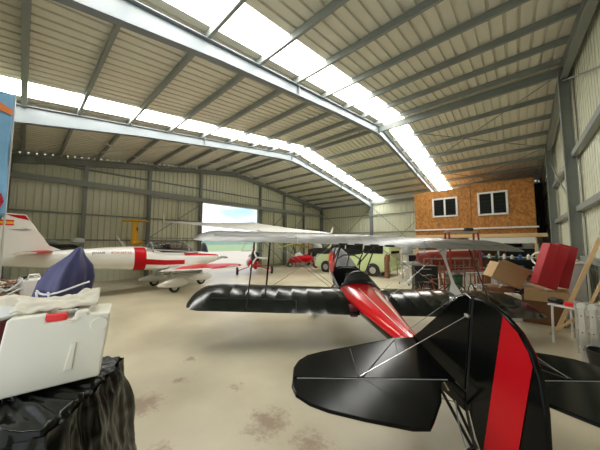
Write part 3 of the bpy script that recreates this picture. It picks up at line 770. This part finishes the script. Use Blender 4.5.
lb = one(MB().box((0,0,.16),(2.9,.06,.32)), 'fascia_board', 'whitem', 'long white board fixed below the office beam', 'board', (-.75,OY-.10,1.98), bevel=.01)

# ------------------------------------------------------------------ back wall under the office: bench, shelves, hull
bn = thing('workbench', 'long dark bench under the office carrying a row of small bottles', 'bench', (-.9,17.3,0))
MB().box((0,0,1.13),(3.2,.6,.06)).build('bench_top', 'blackm', bn, bevel=.01)
for x in (-1.5,0,1.5):
    for y in (-.25,.25): MB().bar((x,y,0),(x,y,1.1),.06,.06).build('leg', 'blackm', bn)
MB().box((0,0,.4),(3.1,.55,.04)).build('shelf', 'brownw', bn)
bk = [('white','white'),('lgrey','grey'),('bluep','blue'),('poly','cream'),('green','green')]
random.seed(11)
for i in range(9):
    m_, cn_ = bk[i % 5]; hgt = .2+.12*random.random()
    b_ = MB().lathe((0,0,0),(0,0,1),[(0,.07),(hgt*.7,.075),(hgt*.85,.03),(hgt,.03)],12)
    pos = 'counting along the dark bench from the left, number %s' % ('one two three four five six seven eight nine'.split()[i])
    one(b_, 'bottle', m_, 'small %s bottle, %s of the nine on the dark bench' % (cn_, ('leftmost','second from left','third from left','fourth from left','middle','fourth from right','third from right','second from right','rightmost')[i]), 'bottle', (-2.2+i*.32, 17.25, 1.16), 'bottles on the bench', smooth=True)
for i,(x,s,m_,l) in enumerate(((-2.0,.45,'cardd','brown crate stowed left on the low shelf under the dark bench'),(-1.1,.4,'grey','grey crate stowed mid-way on the low shelf under the dark bench'),(-.1,.4,'bluep','blue crate stowed right on the low shelf under the dark bench'))):
    one(MB().box((0,0,s/2),(s*1.3,.45,s)), 'storage_crate', m_, l, 'crate', (x,17.3,.42), 'crates under the bench', bevel=.02)
rk = thing('storage_rack', 'tall rack with pale bundles standing behind the dark bench', 'rack', (-.9,18.55,0))
for x in (-1.7,0,1.7):
    MB().bar((x,-.25,0),(x,-.25,1.95),.06,.06).build('upright', 'zinc', rk)
    MB().bar((x,.25,0),(x,.25,1.95),.06,.06).build('upright', 'zinc', rk)
for z in (.5,1.2,1.72): MB().box((0,0,z),(3.5,.55,.04)).build('shelf', 'lgrey', rk)
for i,(x,w,m_,l) in enumerate(((-1.3,.7,'cloth','beige folded bundle at the left of the rack top shelf'),(-.4,.6,'grey','grey folded bundle in the middle of the rack top shelf'),(.5,.8,'blackm','black folded bundle right of the middle of the rack top shelf'),(1.3,.5,'whitem','white folded bundle at the right of the rack top shelf'))):
    one(MB().loft([oval(-w/2,.1,.05,.2),oval(-w/3,.22,0,.3),oval(w/3,.22,0,.3),oval(w/2,.1,.05,.2)]), 'cloth_bundle', m_, l, 'bundle', (-.9+x,18.55,1.745), 'bundles on the rack', smooth=True)

for i,(x,m_,l) in enumerate(((-4.5,'brownw','dark brown cupboard added for the shade under the office, leftmost'),(-2.95,'blackm','black cupboard added for the shade under the office, left of the middle'),(-1.4,'brownw','dark brown cupboard added for the shade under the office, right of the middle'),(.15,'blackm','black cupboard added for the shade under the office, rightmost'))):
    c_ = thing('shade_cupboard', l, 'cupboard', (x,20.6,0), 0, 'cupboards added as shade under the office')  # dark row added to stand in for the shade the office casts
    MB().box((0,0,1.12),(1.5,.7,2.24)).build('shade_cupboard_body', m_, c_, bevel=.01)
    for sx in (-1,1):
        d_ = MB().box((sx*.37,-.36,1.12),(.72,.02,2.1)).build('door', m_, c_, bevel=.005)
        MB().box((sx*.06,-.385,1.1),(.02,.03,.16)).build('handle', 'zinc', d_)  # doors and handles belong to the cupboards added as shade
one(MB().grid(lambda u,v: Vector((.42*u,.03*math.sin(u*18),2.9*v)),24,6), 'gap_shade', 'blackm', 'black sheet added as shade in the gap between the office and the right wall', 'shade_sheet', (.80,19.4,2.5), smooth=True)  # added sheet, its black stands for the shade in the unlit gap
hl = thing('boat_hull', 'dark red upturned hull with pale gunwale under the right wing', 'boat', W(7.65,12.7), az(75))
MB().loft([oval(x,w,zb,zt) for x,w,zb,zt in ((-1.9,.10,1.2,1.5),(-1.6,.50,.95,1.62),(-.6,.66,.82,1.66),(.6,.66,.82,1.68),(1.5,.40,.95,1.70),(2.0,.06,1.3,1.74))]).build('hull', 'darkred', hl, smooth=True)
MB().tube([(-1.9,-.1,1.55),(-1.6,-.5,1.62),(-.6,-.66,1.64),(.6,-.66,1.66),(1.5,-.42,1.70),(2.0,0,1.74)], .03, 6).build('gunwale', 'whitem', hl, smooth=True)
for x in (-1.1,1.1):
    cr = MB()
    cr.bar((x,-.6,0),(x,-.4,.92),.08,.08).bar((x,.6,0),(x,.4,.92),.08,.08).bar((x,-.6,.85),(x,.6,.85),.08,.08)
    cr.build('cradle', 'brownw', hl)
def tubeframe(name, label, loc, rot, L, Hh, D, m, n=3, r=.03):
    t = thing(name, label, 'frame', loc, rot)
    for y in (-D/2, D/2):
        f = MB().tube([(-L/2,y,0),(-L/2,y,Hh)], r, 8).tube([(L/2,y,0),(L/2,y,Hh)], r, 8).tube([(-L/2,y,Hh),(L/2,y,Hh)], r, 8).tube([(-L/2,y,Hh*.55),(L/2,y,Hh*.55)], r, 8)
        for k in range(1, n): f.tube([(-L/2+L*k/n,y,0),(-L/2+L*k/n,y,Hh)], r*.8, 8)
        f.build('side_frame', m, t, smooth=True)
    for x in (-L/2, L/2): MB().tube([(x,-D/2,Hh*.55),(x,D/2,Hh*.55)], r, 8).build('cross_tube', m, t, smooth=True)
    return t
tubeframe('tube_frame', 'long pinkish welded tube frame standing in front of the dark red hull', W(6.9,11.3), az(80), 2.4, 1.28, .5, 'pipe')
tubeframe('tube_frame', 'low grey welded tube frame beside the white carton', W(6.5,8.7), az(80), 1.2, .95, .4, 'zinc', 2, .02)
t_ = tubeframe('tube_frame', 'grey trestle rack standing beyond the right wing, left of the hull', W(6.95,14.9), az(76), 2.2, 1.35, .5, 'grey', 2, .025)
# objects carried by the pale trestle rack
# parts rack with red legs rising behind the right upper wing
rg_ = thing('engine_rack', 'tall rack with dark red legs and a grey crossbar behind the right upper wing', 'rack', W(6.5,9.9), az(84))
for sd in (1,-1):
    for y in (-.22,.22):
        MB().bar((sd*.68,y,0),(sd*.62,y*.5,2.42),.055,.055).build('leg', 'darkred', rg_, bevel=.008)
MB().bar((-.70,0,2.44),(.70,0,2.44),.10,.07).build('crossbar', 'grey', rg_, bevel=.01)
MB().box((.32,0,2.545),(.34,.14,.12)).build('clamp', 'blackm', rg_, bevel=.03)
MB().bar((-.66,0,1.0),(.66,0,1.0),.06,.06).build('lower_bar', 'darkred', rg_)

# grey stand on castors beside the van
es = thing('engine_stand', 'grey castor stand with a padded grey head behind the van', 'stand', W(5.25,12.1), az(20))
MB().bar((0,0,.12),(0,0,1.5),.10,.10).build('post', 'lgrey', es, bevel=.01)
MB().bar((-.4,0,.12),(.4,0,.12),.08,.08).bar((0,-.4,.12),(0,.4,.12),.08,.08).build('base', 'lgrey', es, bevel=.01)
for (x,y) in ((-.4,0),(.4,0),(0,-.4),(0,.4)): MB().lathe((x-.0,y-.02,.05),(0,1,0),[(0,.02),(0,.05),(.04,.05),(.04,.02)],12).build('castor', 'rubber', es)
MB().lathe((0,0,1.45),(0,0,1),[(0,.12),(.06,.24),(.35,.26),(.5,.15),(.52,.02)],16).build('padded_head', 'grey', es, smooth=True)
# bench with black monitor left of the hull
b2 = thing('parts_table', 'narrow steel table with clutter on it between the van and the hull', 'table', W(6.35,13.5), az(85))
MB().box((0,0,.98),(1.6,.5,.05)).build('table_top', 'lgrey', b2, bevel=.01)
for x in (-.7,.7):
    for y in (-.2,.2): MB().bar((x,y,0),(x,y,.96),.05,.05).build('leg', 'zinc', b2)
def on(name, label, cat, mb, m, r, d, z, rot=0, **k): return one(mb, name, m, label, cat, W(r,d,z), rot=az(rot), **k)
on('equipment_box', 'black box on the narrow steel table, left of the hull', 'box', MB().box((0,0,.17),(.5,.3,.34)), 'blackm', 6.1,13.5,1.006,85, bevel=.03)
on('fuel_can', 'dark red can at the right end of the narrow steel table', 'can', MB().box((0,0,.15),(.3,.2,.3)).box((0,0,.34),(.2,.04,.05)).box((0,0,.31),(.1,.1,.04)), 'darkred', 6.8,13.52,1.006,85, bevel=.02)
gp = thing('gas_cylinder', 'dark brown upright gas cylinder behind the grey castor stand', 'cylinder', W(5.0,14.3), 0)
MB().lathe((0,0,0),(0,0,1),[(0,.02),(0,.14),(1.15,.14),(1.32,.08),(1.36,.04)],16).build('bottle_body', 'brownw', gp, smooth=True)
MB().lathe((0,0,1.36),(0,0,1),[(0,.03),(.06,.03),(.06,.06),(.14,.06),(.14,.02)],10).build('valve', 'zinc', gp, smooth=True)

# bicycle leaning by the right lower wing
bc = thing('bicycle', 'old dark bicycle parked beyond the right lower wing strut', 'bicycle', W(4.75,8.6), az(105))
def ring(c, r, t, n=28): return [(c[0]+r*math.cos(2*PI*k/n), c[1], c[2]+r*math.sin(2*PI*k/n)) for k in range(n)]
for x in (-.52,.52):
    o = MB().tube(ring((x,0,.33),.31,.02), .02, 8, closed=True).build('tire', 'rubber', bc, smooth=True)
    s_ = MB()
    for k in range(10):
        a = 2*PI*k/10; s_.tube([(x,0,.33),(x+.3*math.cos(a),0,.33+.3*math.sin(a))], .004, 4)
    s_.build('spokes', 'silver', o)
fr = MB()
for p, q in (((-.52,0,.33),(-.1,0,.30)),((-.1,0,.30),(-.2,0,.82)),((-.52,0,.33),(-.18,0,.75)),((-.18,0,.75),(.36,0,.78)),((-.1,0,.30),(.38,0,.68)),((.36,0,.85),(.40,0,.65)),((.40,0,.65),(.52,0,.33))): fr.tube([p,q], .018, 8)
fr.build('frame', 'darkred', bc, smooth=True)
MB().tube([(.3,-.28,.98),(.38,-.1,1.0),(.36,0,.85),(.38,.1,1.0),(.3,.28,.98)], .014, 8).build('handlebar', 'silver', bc, smooth=True)
MB().loft([oval(-.34,.09,.84,.90),oval(-.2,.07,.84,.91),oval(-.06,.02,.85,.88)]).build('saddle', 'blackm', bc, smooth=True)
MB().lathe((-.1,-.06,.30),(0,1,0),[(0,.09),(.01,.09)],16).tube([(-.1,-.07,.30),(-.02,-.1,.16)], .012, 6).build('crank', 'zinc', bc)
# dark chests and bins crowding the floor beyond the right wing
def chest(label, r_, d_, rot, size, m, drawers=3):
    t = thing('tool_chest', label, 'chest', W(r_,d_), az(rot), 'tool chests beyond the right wing')
    L_, D_, H_ = size
    MB().box((0,0,H_/2), size).build('chest_body', m, t, bevel=.01)
    for q in range(drawers):
        z = H_*(q+.5)/drawers
        o = MB().box((0,-D_/2-.008,z),(L_*.9,.016,H_/drawers*.85)).build('drawer', m, t, bevel=.003)
        MB().box((0,-D_/2-.028,z),(L_*.4,.02,.02)).build('handle', 'zinc', o)
    return t
chest('tall black tool chest standing behind the bicycle', 5.3, 10.6, 100, (.9,.5,1.05), 'blackm', 4)
chest('dark brown low chest near the right wall, right of the dark red hull', 8.3, 10.7, 100, (.9,.5,.75), 'brownw')
chest('dark grey chest behind the tilted carton', 7.95, 9.5, 110, (.9,.5,.85), 'grey', 4)
chest('black low chest in front of the dark grey one', 6.75, 8.0, 110, (.6,.4,.6), 'blackm')
bn_ = thing('waste_bin', 'dark green lidded bin between the chests beyond the right wing', 'bin', W(5.75,9.3), 0)
MB().lathe((0,0,0),(0,0,1),[(0,.02),(0,.22),(.75,.28),(.78,.28),(.78,.02)],20).build('bin_body', 'green', bn_, smooth=True)
MB().lathe((0,0,.782),(0,0,1),[(0,.29),(.04,.29),(.10,.18),(.12,.02)],20).build('lid', 'blackm', bn_, smooth=True)
# loose wheel and hoops in the clutter
for (r_,d_,z_,a_,l) in ((5.5,8.0,.36,20,'loose spoked wheel leaning among clutter right of the bicycle'),(5.85,7.9,.34,50,'second loose wheel among clutter, right of the first one')):
    t = thing('spare_wheel', l, 'wheel', W(r_,d_), az(a_), 'spare wheels')
    MB().tube(ring((0,0,z_),z_-.03,.02), .022, 8, closed=True).build('tire', 'rubber', t, smooth=True)
    s_ = MB()
    for k in range(9):
        a = 2*PI*k/9; s_.tube([(0,0,z_),((z_-.04)*math.cos(a),0,z_+(z_-.04)*math.sin(a))], .005, 4)
    s_.build('spokes', 'silver', t); MB().lathe((0,-.05,z_),(0,1,0),[(0,.02),(0,.05),(.1,.05),(.1,.02)],12).build('hub', 'zinc', t)
random.seed(21)
hs = MB().tube([(.28*math.cos(t*.55)*(1+.03*t), .28*math.sin(t*.55), .02+.012*t) for t in range(46)], .018, 6)
on('hose_coil', 'coiled pale hose lying on the floor right of the spare wheels', 'hose', hs, 'lgrey', 4.7,7.0,0, smooth=True)
on('tool_case', 'blue tool case on the floor by the white carton', 'case', MB().box((0,0,.2),(.5,.3,.4)).tube([(-.1,0,.4),(-.08,0,.46),(.08,0,.46),(.1,0,.4)],.015,6), 'bluep', 5.05,7.75,0,60, bevel=.02)

# ------------------------------------------------------------------ cartons, mats, table, ladder by the right wall
def carton(name, label, loc, rot, size, m, z=0, tilt=(0,0), flaps=False):
    t = thing(name, label, 'box', loc, (tilt[0],tilt[1],rot))
    L_, D_, H_ = size
    MB().box((0,0,H_/2), size).build('carton_body', m, t, bevel=.008)
    MB().box((0,0,H_+.003),(L_*1.0,.06,.004)).build('tape', 'skin', t)
    if flaps:
        MB().prism([(-L_/2,-D_/2,H_),(L_/2,-D_/2,H_),(L_/2,-D_/2-.16,H_+.10),(-L_/2,-D_/2-.16,H_+.10)],(0,.005,.005)).build('flap', m, t)
    return t
carton('carton', 'large dark brown carton on the floor beside the white table', W(6.3,6.55,0), az(42), (.95,.75,.56), 'cardd')
carton('carton', 'flat pale carton under the red mats', W(6.36,6.46,.564), az(45), (1.05,.80,.26), 'card')
carton('carton', 'white carton standing low in front of the tilted brown one', W(5.62,6.62,0), az(30), (.30,.30,.66), 'whitem')
carton('carton', 'grey-brown carton on the floor under the tilted one', W(5.98,7.45,0), az(42), (.8,.6,.72), 'cardd')
carton('carton', 'open tilted tan carton with a raised flap, left of the red mats', W(5.80,7.2,.89), az(108), (.74,.60,.46), 'card', tilt=(R(0),R(26)), flaps=True)
def mat_thing(label, loc, tilt):
    t = thing('gym_mat', label, 'mat', loc, (0,R(tilt),az(100)), 'red mats')
    MB().box((0,0,.55),(.44,.26,1.06)).build('pad', 'crimson', t, bevel=.02, seg=3)
    MB().tube([(.0,-.133,.02),(.0,-.133,1.04)], .006, 4).build('seam', 'redd', t)
    return t
mat_thing('front red padded mat tilted on the flat carton, pale narrow edge to the left', W(5.98,6.16,.915), 19)
mat_thing('rear red padded mat tilted behind the other one, nearer the right wall', W(6.46,6.34,.895), 15)

tbw = thing('side_table', 'small white table with slim legs beside the folded ladder', 'table', W(5.48,4.96), az(-16))
MB().box((0,0,.75),(.60,.68,.035)).build('table_top', 'white', tbw, bevel=.01)
for x in (-.26,.26):
    for y in (-.30,.30): MB().tube([(x,y,0),(x*.95,y*.95,.74)], .020, 8).build('leg', 'white', tbw, smooth=True)
on('tape_roll', 'red folded strap lying on the white table', 'strap', MB().lathe((0,0,0),(0,0,1),[(0,.06),(0,.11),(.06,.11),(.06,.06)],18), 'rubred', 5.30,4.90,.769, smooth=True)
on('black_pouch', 'black soft pouch lying on the white table behind the red strap', 'pouch', MB().loft([oval(-.12,.04,0,.05),oval(-.08,.09,0,.10),oval(.08,.09,0,.10),oval(.12,.04,0,.05)]), 'blackm', 5.26,5.16,.769, smooth=True)
# planks leaning on the right wall
def plank(label, p, q, w, t, m='wood'):
    p = Vector(p); q = Vector(q); c = p
    o = MB().bar((0,0,0), q-p, w, t, (0,1,0)).build('plank', m, None, bevel=.004); o.location = p
    return tag(o, label, 'plank', 'planks leaning by the right wall')
plank('long pale plank leaning from behind the white table up the right wall', W(5.85,5.75,.02), (1.33,8.25,2.12), .075,.035)
plank('short narrow batten leaning right of the long plank', W(5.78,5.35,.02), (1.30,7.55,1.55), .05,.03)
plank('pale batten propped low under the white table', W(5.45,5.52,.02), (1.28,7.5,1.0), .045,.03)
plank('grey slat leaning nearest the ladder', W(5.75,4.85,.02), (1.30,7.0,1.35), .05,.025, 'lgrey')
# folded multi-joint ladder
ld = thing('folding_ladder', 'folded aluminium multi-joint ladder standing at the right edge', 'ladder', W(4.92,4.48), az(42))
for k in range(3):
    y = -.28+ .125*k
    for x in (-.2,.2):
        MB().box((x,y,.47),(.03,.075,.94)).build('stile', 'chrome', ld, bevel=.006)
    for z in (.14,.42,.70): MB().bar((-.2,y,z),(.2,y,z),.03,.03).build('rung', 'chrome', ld)
    for z in (.20,.48,.76): MB().lathe((-.217,y,z),(1,0,0),[(0,.002),(0,.010),(.004,.010),(.004,.002)],10).build('bolt', 'blackm', ld)
for k in range(3):
    MB().lathe((-.235,-.28+.125*k,.93),(1,0,0),[(0,.02),(0,.055),(.07,.055),(.07,.02)],14).build('joint', 'silver', ld, smooth=True)
MB().box((-.225,-.28,.55),(.02,.09,.05)).build('lock_tab', 'rubred', ld, bevel=.008)
MB().box((-.2,-.28,.02),(.05,.09,.04)).build('foot', 'rubber', ld)
bu = thing('bucket', 'black plastic bucket on the floor by the ladder foot', 'bucket', W(4.72,3.98), 0)
MB().lathe((0,0,0),(0,0,1),[(0,.02),(0,.13),(.30,.17),(.32,.18),(.32,.165),(.04,.12),(.04,.02)],20).build('pail', 'blackm', bu, smooth=True)
MB().tube([(.17*math.cos(t),0,.30+.10*math.sin(t)) for t in [PI*k/8 for k in range(9)]], .006, 5).build('handle', 'zinc', bu)
# wall cabinet behind the planks
cb = thing('metal_counter', 'pale metal counter with boards on top against the right wall', 'counter', (1.02,10.2,0), 0)
MB().box((0,0,.72),(.5,1.0,1.44)).build('cabinet_body', 'lgrey', cb, bevel=.01)
MB().box((0,0,1.47),(.54,1.06,.05)).build('counter_top', 'whitem', cb, bevel=.01)
for y in (-.25,.25):
    d_ = MB().box((-.255,y,.7),(.02,.46,1.3)).build('door', 'lgrey', cb, bevel=.006)
    MB().box((-.275,y*.15,.8),(.02,.03,.12)).build('handle', 'zinc', d_)
one(MB().box((0,0,.03),(.3,.9,.06)), 'board', 'wood', 'pale wooden board lying on the metal counter by the right wall', 'board', (1.02,10.2,1.497), bevel=.005)
one(MB().tube([(.0,.45*math.cos(t),.03+.22+.22*math.sin(t)) for t in [2*PI*k/20 for k in range(20)]], .03, 8, closed=True), 'hoop', 'poly', 'pale hoop standing upright behind the red mats', 'hoop', (.55,11.4,1.22), rot=R(30), smooth=True)
one(MB().box((0,0,.6),(.55,.7,1.2)), 'drawer_cabinet', 'grey', 'plain grey cabinet behind the red mats carrying the pale hoop', 'cabinet', (.6,11.4,0), bevel=.02)

# ------------------------------------------------------------------ left foreground
random.seed(5)
from mathutils import noise
pl = thing('wrapped_pallet', 'pallet load wrapped in glossy black film in the lower left corner', 'pallet', W(-1.78,1.52), az(-14))
PW, PD, PH = 1.05, .90, 1.08
def film(u, v):                                      # v: 0 bottom .. .62 top edge, then the top surface
    a = 2*PI*u; c, s = math.cos(a), math.sin(a); k = 1/max(abs(c), abs(s))**.86
    if v < .6: z = v/.6*(PH-.08) + .11; f = 1.22 - .24*v/.6
    elif v < .72: z = PH + .03 - .05*(1-(v-.6)/.12); f = .97 - .05*(v-.6)/.12
    else: z = PH + .03; f = .92*(1-(v-.72)/.28)
    p = Vector((PD/2*c*k*f, PW/2*s*k*f, z))
    n = noise.noise(Vector((u*60, v*5, 1)))*.022 + noise.noise(p*5)*.03 + noise.noise(p*14)*.012 + noise.noise(Vector((u*150, v*9, 4)))*.012
    out = Vector((c, s, .0)) if v < .66 else Vector((0,0,1))
    return p + out*n
MB().grid(film, 240, 70).build('film_wrap', 'film', pl, smooth=True, angle=80)
pd = MB()
for x in (-.38,0,.38): pd.box((x,0,.05),(.1,1.0,.10))
for y in (-.4,-.2,0,.2,.4): pd.box((0,y,.12),(.9,.12,.025))
pd.build('pallet_base', 'wood', pl)

# white plastic canister lying on the wrapped pallet
jc = thing('plastic_canister', 'big white plastic canister with red cap on the black wrapped pallet', 'canister', W(-1.56,1.62,1.145), (0,0,az(54)))
# local x to the right in view, y away
bd_ = MB()
bd_.prism([(x*.68+.03,-.13,z*.85) for x,z in ((-.40,0),(.30,0),(.36,.46),(.20,.47),(.19,.50),(.10,.50),(.09,.45),(-.08,.45),(-.09,.50),(-.32,.50))],(0,.34,0))
bd_.build('shell', 'poly', jc, bevel=.022, seg=3)
MB().prism([(.06,-.140,.08),(.10,-.140,.08),(.115,-.140,.24),(.09,-.140,.24)],(0,.02,0)).build('moulded_rib', 'poly', jc, bevel=.006)
MB().lathe((.22,-.142,.33),(0,1,0),[(0,.02),(0,.042),(.02,.047),(.02,.02)],18).build('boss', 'poly', jc, smooth=True)
MB().box((.005,-.095,.40),(.115,.065,.045)).build('cap', 'rubred', jc, bevel=.018, seg=3)
MB().tube([(.05,-.135,.38),(.09,-.14,.37),(.12,-.135,.385)], .005, 5).build('spout_lip', 'poly', jc)
cl = MB()
def rag(u, v):
    x = -.20+.40*u; y = -.05+.25*v
    return Vector((x, y, .437 + .02*math.sin(u*5+v*3)*v + noise.noise(Vector((u*7,v*6,0)))*.022 + .05*v))
cl.grid(rag, 36, 20)
o = one(cl, 'folded_cloth', 'cloth', 'crumpled beige cloth spread on top of the white canister', 'cloth', W(-1.56,1.62,1.155), rot=az(54), smooth=True)
m_ = o.modifiers.new('t', 'SOLIDIFY'); m_.thickness = .012
mb_ = thing('crate', 'dark maroon box at the left edge beside the white canister', 'box', W(-2.80,2.2), az(-96))
MB().box((0,0,.68),(.62,.5,1.36)).build('box_body', 'maroon', mb_, bevel=.02)
MB().box((0,0,1.37),(.64,.52,.03)).build('lid', 'lgrey', mb_, bevel=.01)

# blue tarp over a tall machine
tp = thing('covered_machine', 'navy blue tarp gathered over a peaked machine behind the white canister', 'tarp', W(-2.68,2.85), az(90))
prof = [(0,.24),(.5,.24),(1.0,.235),(1.42,.235),(1.60,.22),(1.74,.17),(1.86,.07),(1.94,.03),(1.955,.005)]
rg = []
for i,(z,r_) in enumerate(prof):
    sh = .0 if z < 1.4 else .13*(z-1.4)/.5
    ring_ = []
    for k in range(48):
        a = 2*PI*k/48
        rr_ = r_*(1 + (.10*math.sin(a*7+z*2)+.06*math.sin(a*12+1))*min(1,.3+z*.3)*(1 if z < 1.9 else .2))
        sq = 1/max(abs(math.cos(a)), abs(math.sin(a)))**.35
        ring_.append((rr_*sq*math.cos(a)*(.72 if math.cos(a) > 0 else 1.05)+sh, rr_*sq*math.sin(a), z))
    rg.append(ring_)
MB().loft(rg).build('tarp_sheet', 'blue', tp, smooth=True, angle=80)
tie = MB().tube([(.25*math.cos(t)+.07, .27*math.sin(t)-.01, 1.52+.05*math.cos(t*2)) for t in [-PI*.85+PI*.8*k/10 for k in range(11)]], .010, 6)
tie.tube([(-.02,-.29,1.5),(.02,-.30,1.36),(.0,-.30,1.2)], .010, 5).tube([(.1,-.29,1.5),(.14,-.295,1.36),(.15,-.30,1.22)], .010, 5)
tie.build('tie_rope', 'whitem', tp)
# parts table with cables, canister and cloth at the far left
lt = thing('clutter_table', 'low wooden table heaped with cables at the left edge', 'table', W(-3.85,3.3), az(-60))
MB().box((0,0,1.22),(.9,1.0,.04)).build('table_top', 'brownw', lt, bevel=.008)
for x in (-.4,.4):
    for y in (-.45,.45): MB().bar((x,y,0),(x,y,1.2),.05,.05).build('leg', 'brownw', lt)
random.seed(9)
for i in range(7):
    a0 = random.random()*6; rr_ = .12+.12*random.random()
    pts = [(rr_*math.cos(a0+t*.45)*(1+.25*math.sin(t)), rr_*math.sin(a0+t*.45), .02+.10*abs(math.sin(t*.4+i))+.008*t) for t in range(22)]
    r0 = (-.3+.12*(i % 4), -.3+.2*(i//2))
    base = W(-3.85+r0[0], 3.3+r0[1]*.7, 1.245)
    one(MB().tube(pts, .011, 6), 'cable', ['blackm','cloth','brownw','lgrey','blackm','darkred','cloth'][i], '%s cable loop in the heap on the low wooden table' % ['thick black left','beige left','brown','light grey','thin black right','dark red','beige right'][i], 'cable', base, 'cables heaped on the left table', smooth=True)
cn2 = thing('jerry_can', 'small white plastic can standing on the low wooden table by the tail', 'can', W(-3.80,3.52,1.24), az(-70))
MB().box((0,0,.13),(.18,.26,.26)).build('can_body', 'white', cn2, bevel=.03)
MB().lathe((0,.07,.26),(0,0,1),[(0,.03),(.04,.03)],12).build('cap', 'blackm', cn2)
MB().tube([(0,-.1,.25),(0,-.08,.31),(0,.02,.31),(0,.04,.25)], .014, 6).build('handle', 'white', cn2)
on('rag', 'pale crumpled cloth heaped between the cables and the blue tarp', 'cloth', MB().grid(lambda u,v: Vector((-.2+.4*u,-.25+.5*v,.10*math.sin(PI*u)*math.sin(PI*v)+.03*noise.noise(Vector((u*6,v*6,3)))+.02)),18,18), 'cloth', -3.55,3.05,1.245,-60, smooth=True)

# blue banner at the near wall
bnr = thing('feather_banner', 'tall blue banner with an orange flame edge at the extreme left', 'banner', (-5.6,-.20,0), 0)
bb = MB()
def ban(u, v): return Vector((.02*math.sin(v*9), -.17+.185*u, 2.38+1.85*v))
bb.grid(ban, 4, 30); 
o = bb.build('banner_cloth', 'banner', bnr, smooth=True); m2 = o.modifiers.new('t','SOLIDIFY'); m2.thickness = .006
MB().prism([(.03,-.16,3.95),(.03,.01,3.90),(.03,.01,3.98),(.03,-.16,4.08)],(.004,0,0)).build('flame_print', 'orange', o)
MB().prism([(.03,-.16,2.65),(.03,-.03,2.72),(.03,.0,2.6),(.03,-.04,2.48),(.03,-.16,2.42)],(.004,0,0)).build('rosette_print', 'crimson', o)
MB().tube([(-.01,.02,0),(-.01,.02,4.25)], .012, 8).build('pole', 'zinc', bnr)
MB().lathe((0,0,0),(0,0,1),[(0,.02),(0,.16),(.04,.15),(.05,.02)],16).build('base', 'blackm', bnr)

# ------------------------------------------------------------------ light, sky, camera
w = bpy.data.worlds.new('sky'); SC.world = w; w.use_nodes = True
nt = w.node_tree; bg = nt.nodes['Background']
tc = nt.nodes.new('ShaderNodeTexCoord')
mp = nt.nodes.new('ShaderNodeMapping'); mp.inputs['Scale'].default_value = (1.5,1.5,6)
n = nt.nodes.new('ShaderNodeTexNoise'); n.inputs['Scale'].default_value = 2.2; n.inputs['Detail'].default_value = 6
cr = nt.nodes.new('ShaderNodeValToRGB')
cr.color_ramp.elements[0].position = .33; cr.color_ramp.elements[0].color = (.42,.64,.90,1)
cr.color_ramp.elements[1].position = .50; cr.color_ramp.elements[1].color = (1,1,1,1)
nt.links.new(tc.outputs['Generated'], mp.inputs[0]); nt.links.new(mp.outputs[0], n.inputs['Vector'])
nt.links.new(n.outputs['Fac'], cr.inputs[0]); nt.links.new(cr.outputs[0], bg.inputs['Color'])
bg.inputs['Strength'].default_value = .95
cam = bpy.data.cameras.new('camera'); co = bpy.data.objects.new('camera', cam); COL.objects.link(co)
cam.sensor_width = 36; cam.lens = 36*246/600; cam.clip_start = .05; cam.clip_end = 1000
co.location = CAM; co.rotation_euler = (R(90)+math.atan(18/246), 0, YAW)
SC.camera = co
SC.view_settings.view_transform = 'Standard'; SC.view_settings.look = 'None'
SC.view_settings.exposure = 0.72; SC.view_settings.gamma = 1.0; SC.view_settings.use_curve_mapping = False
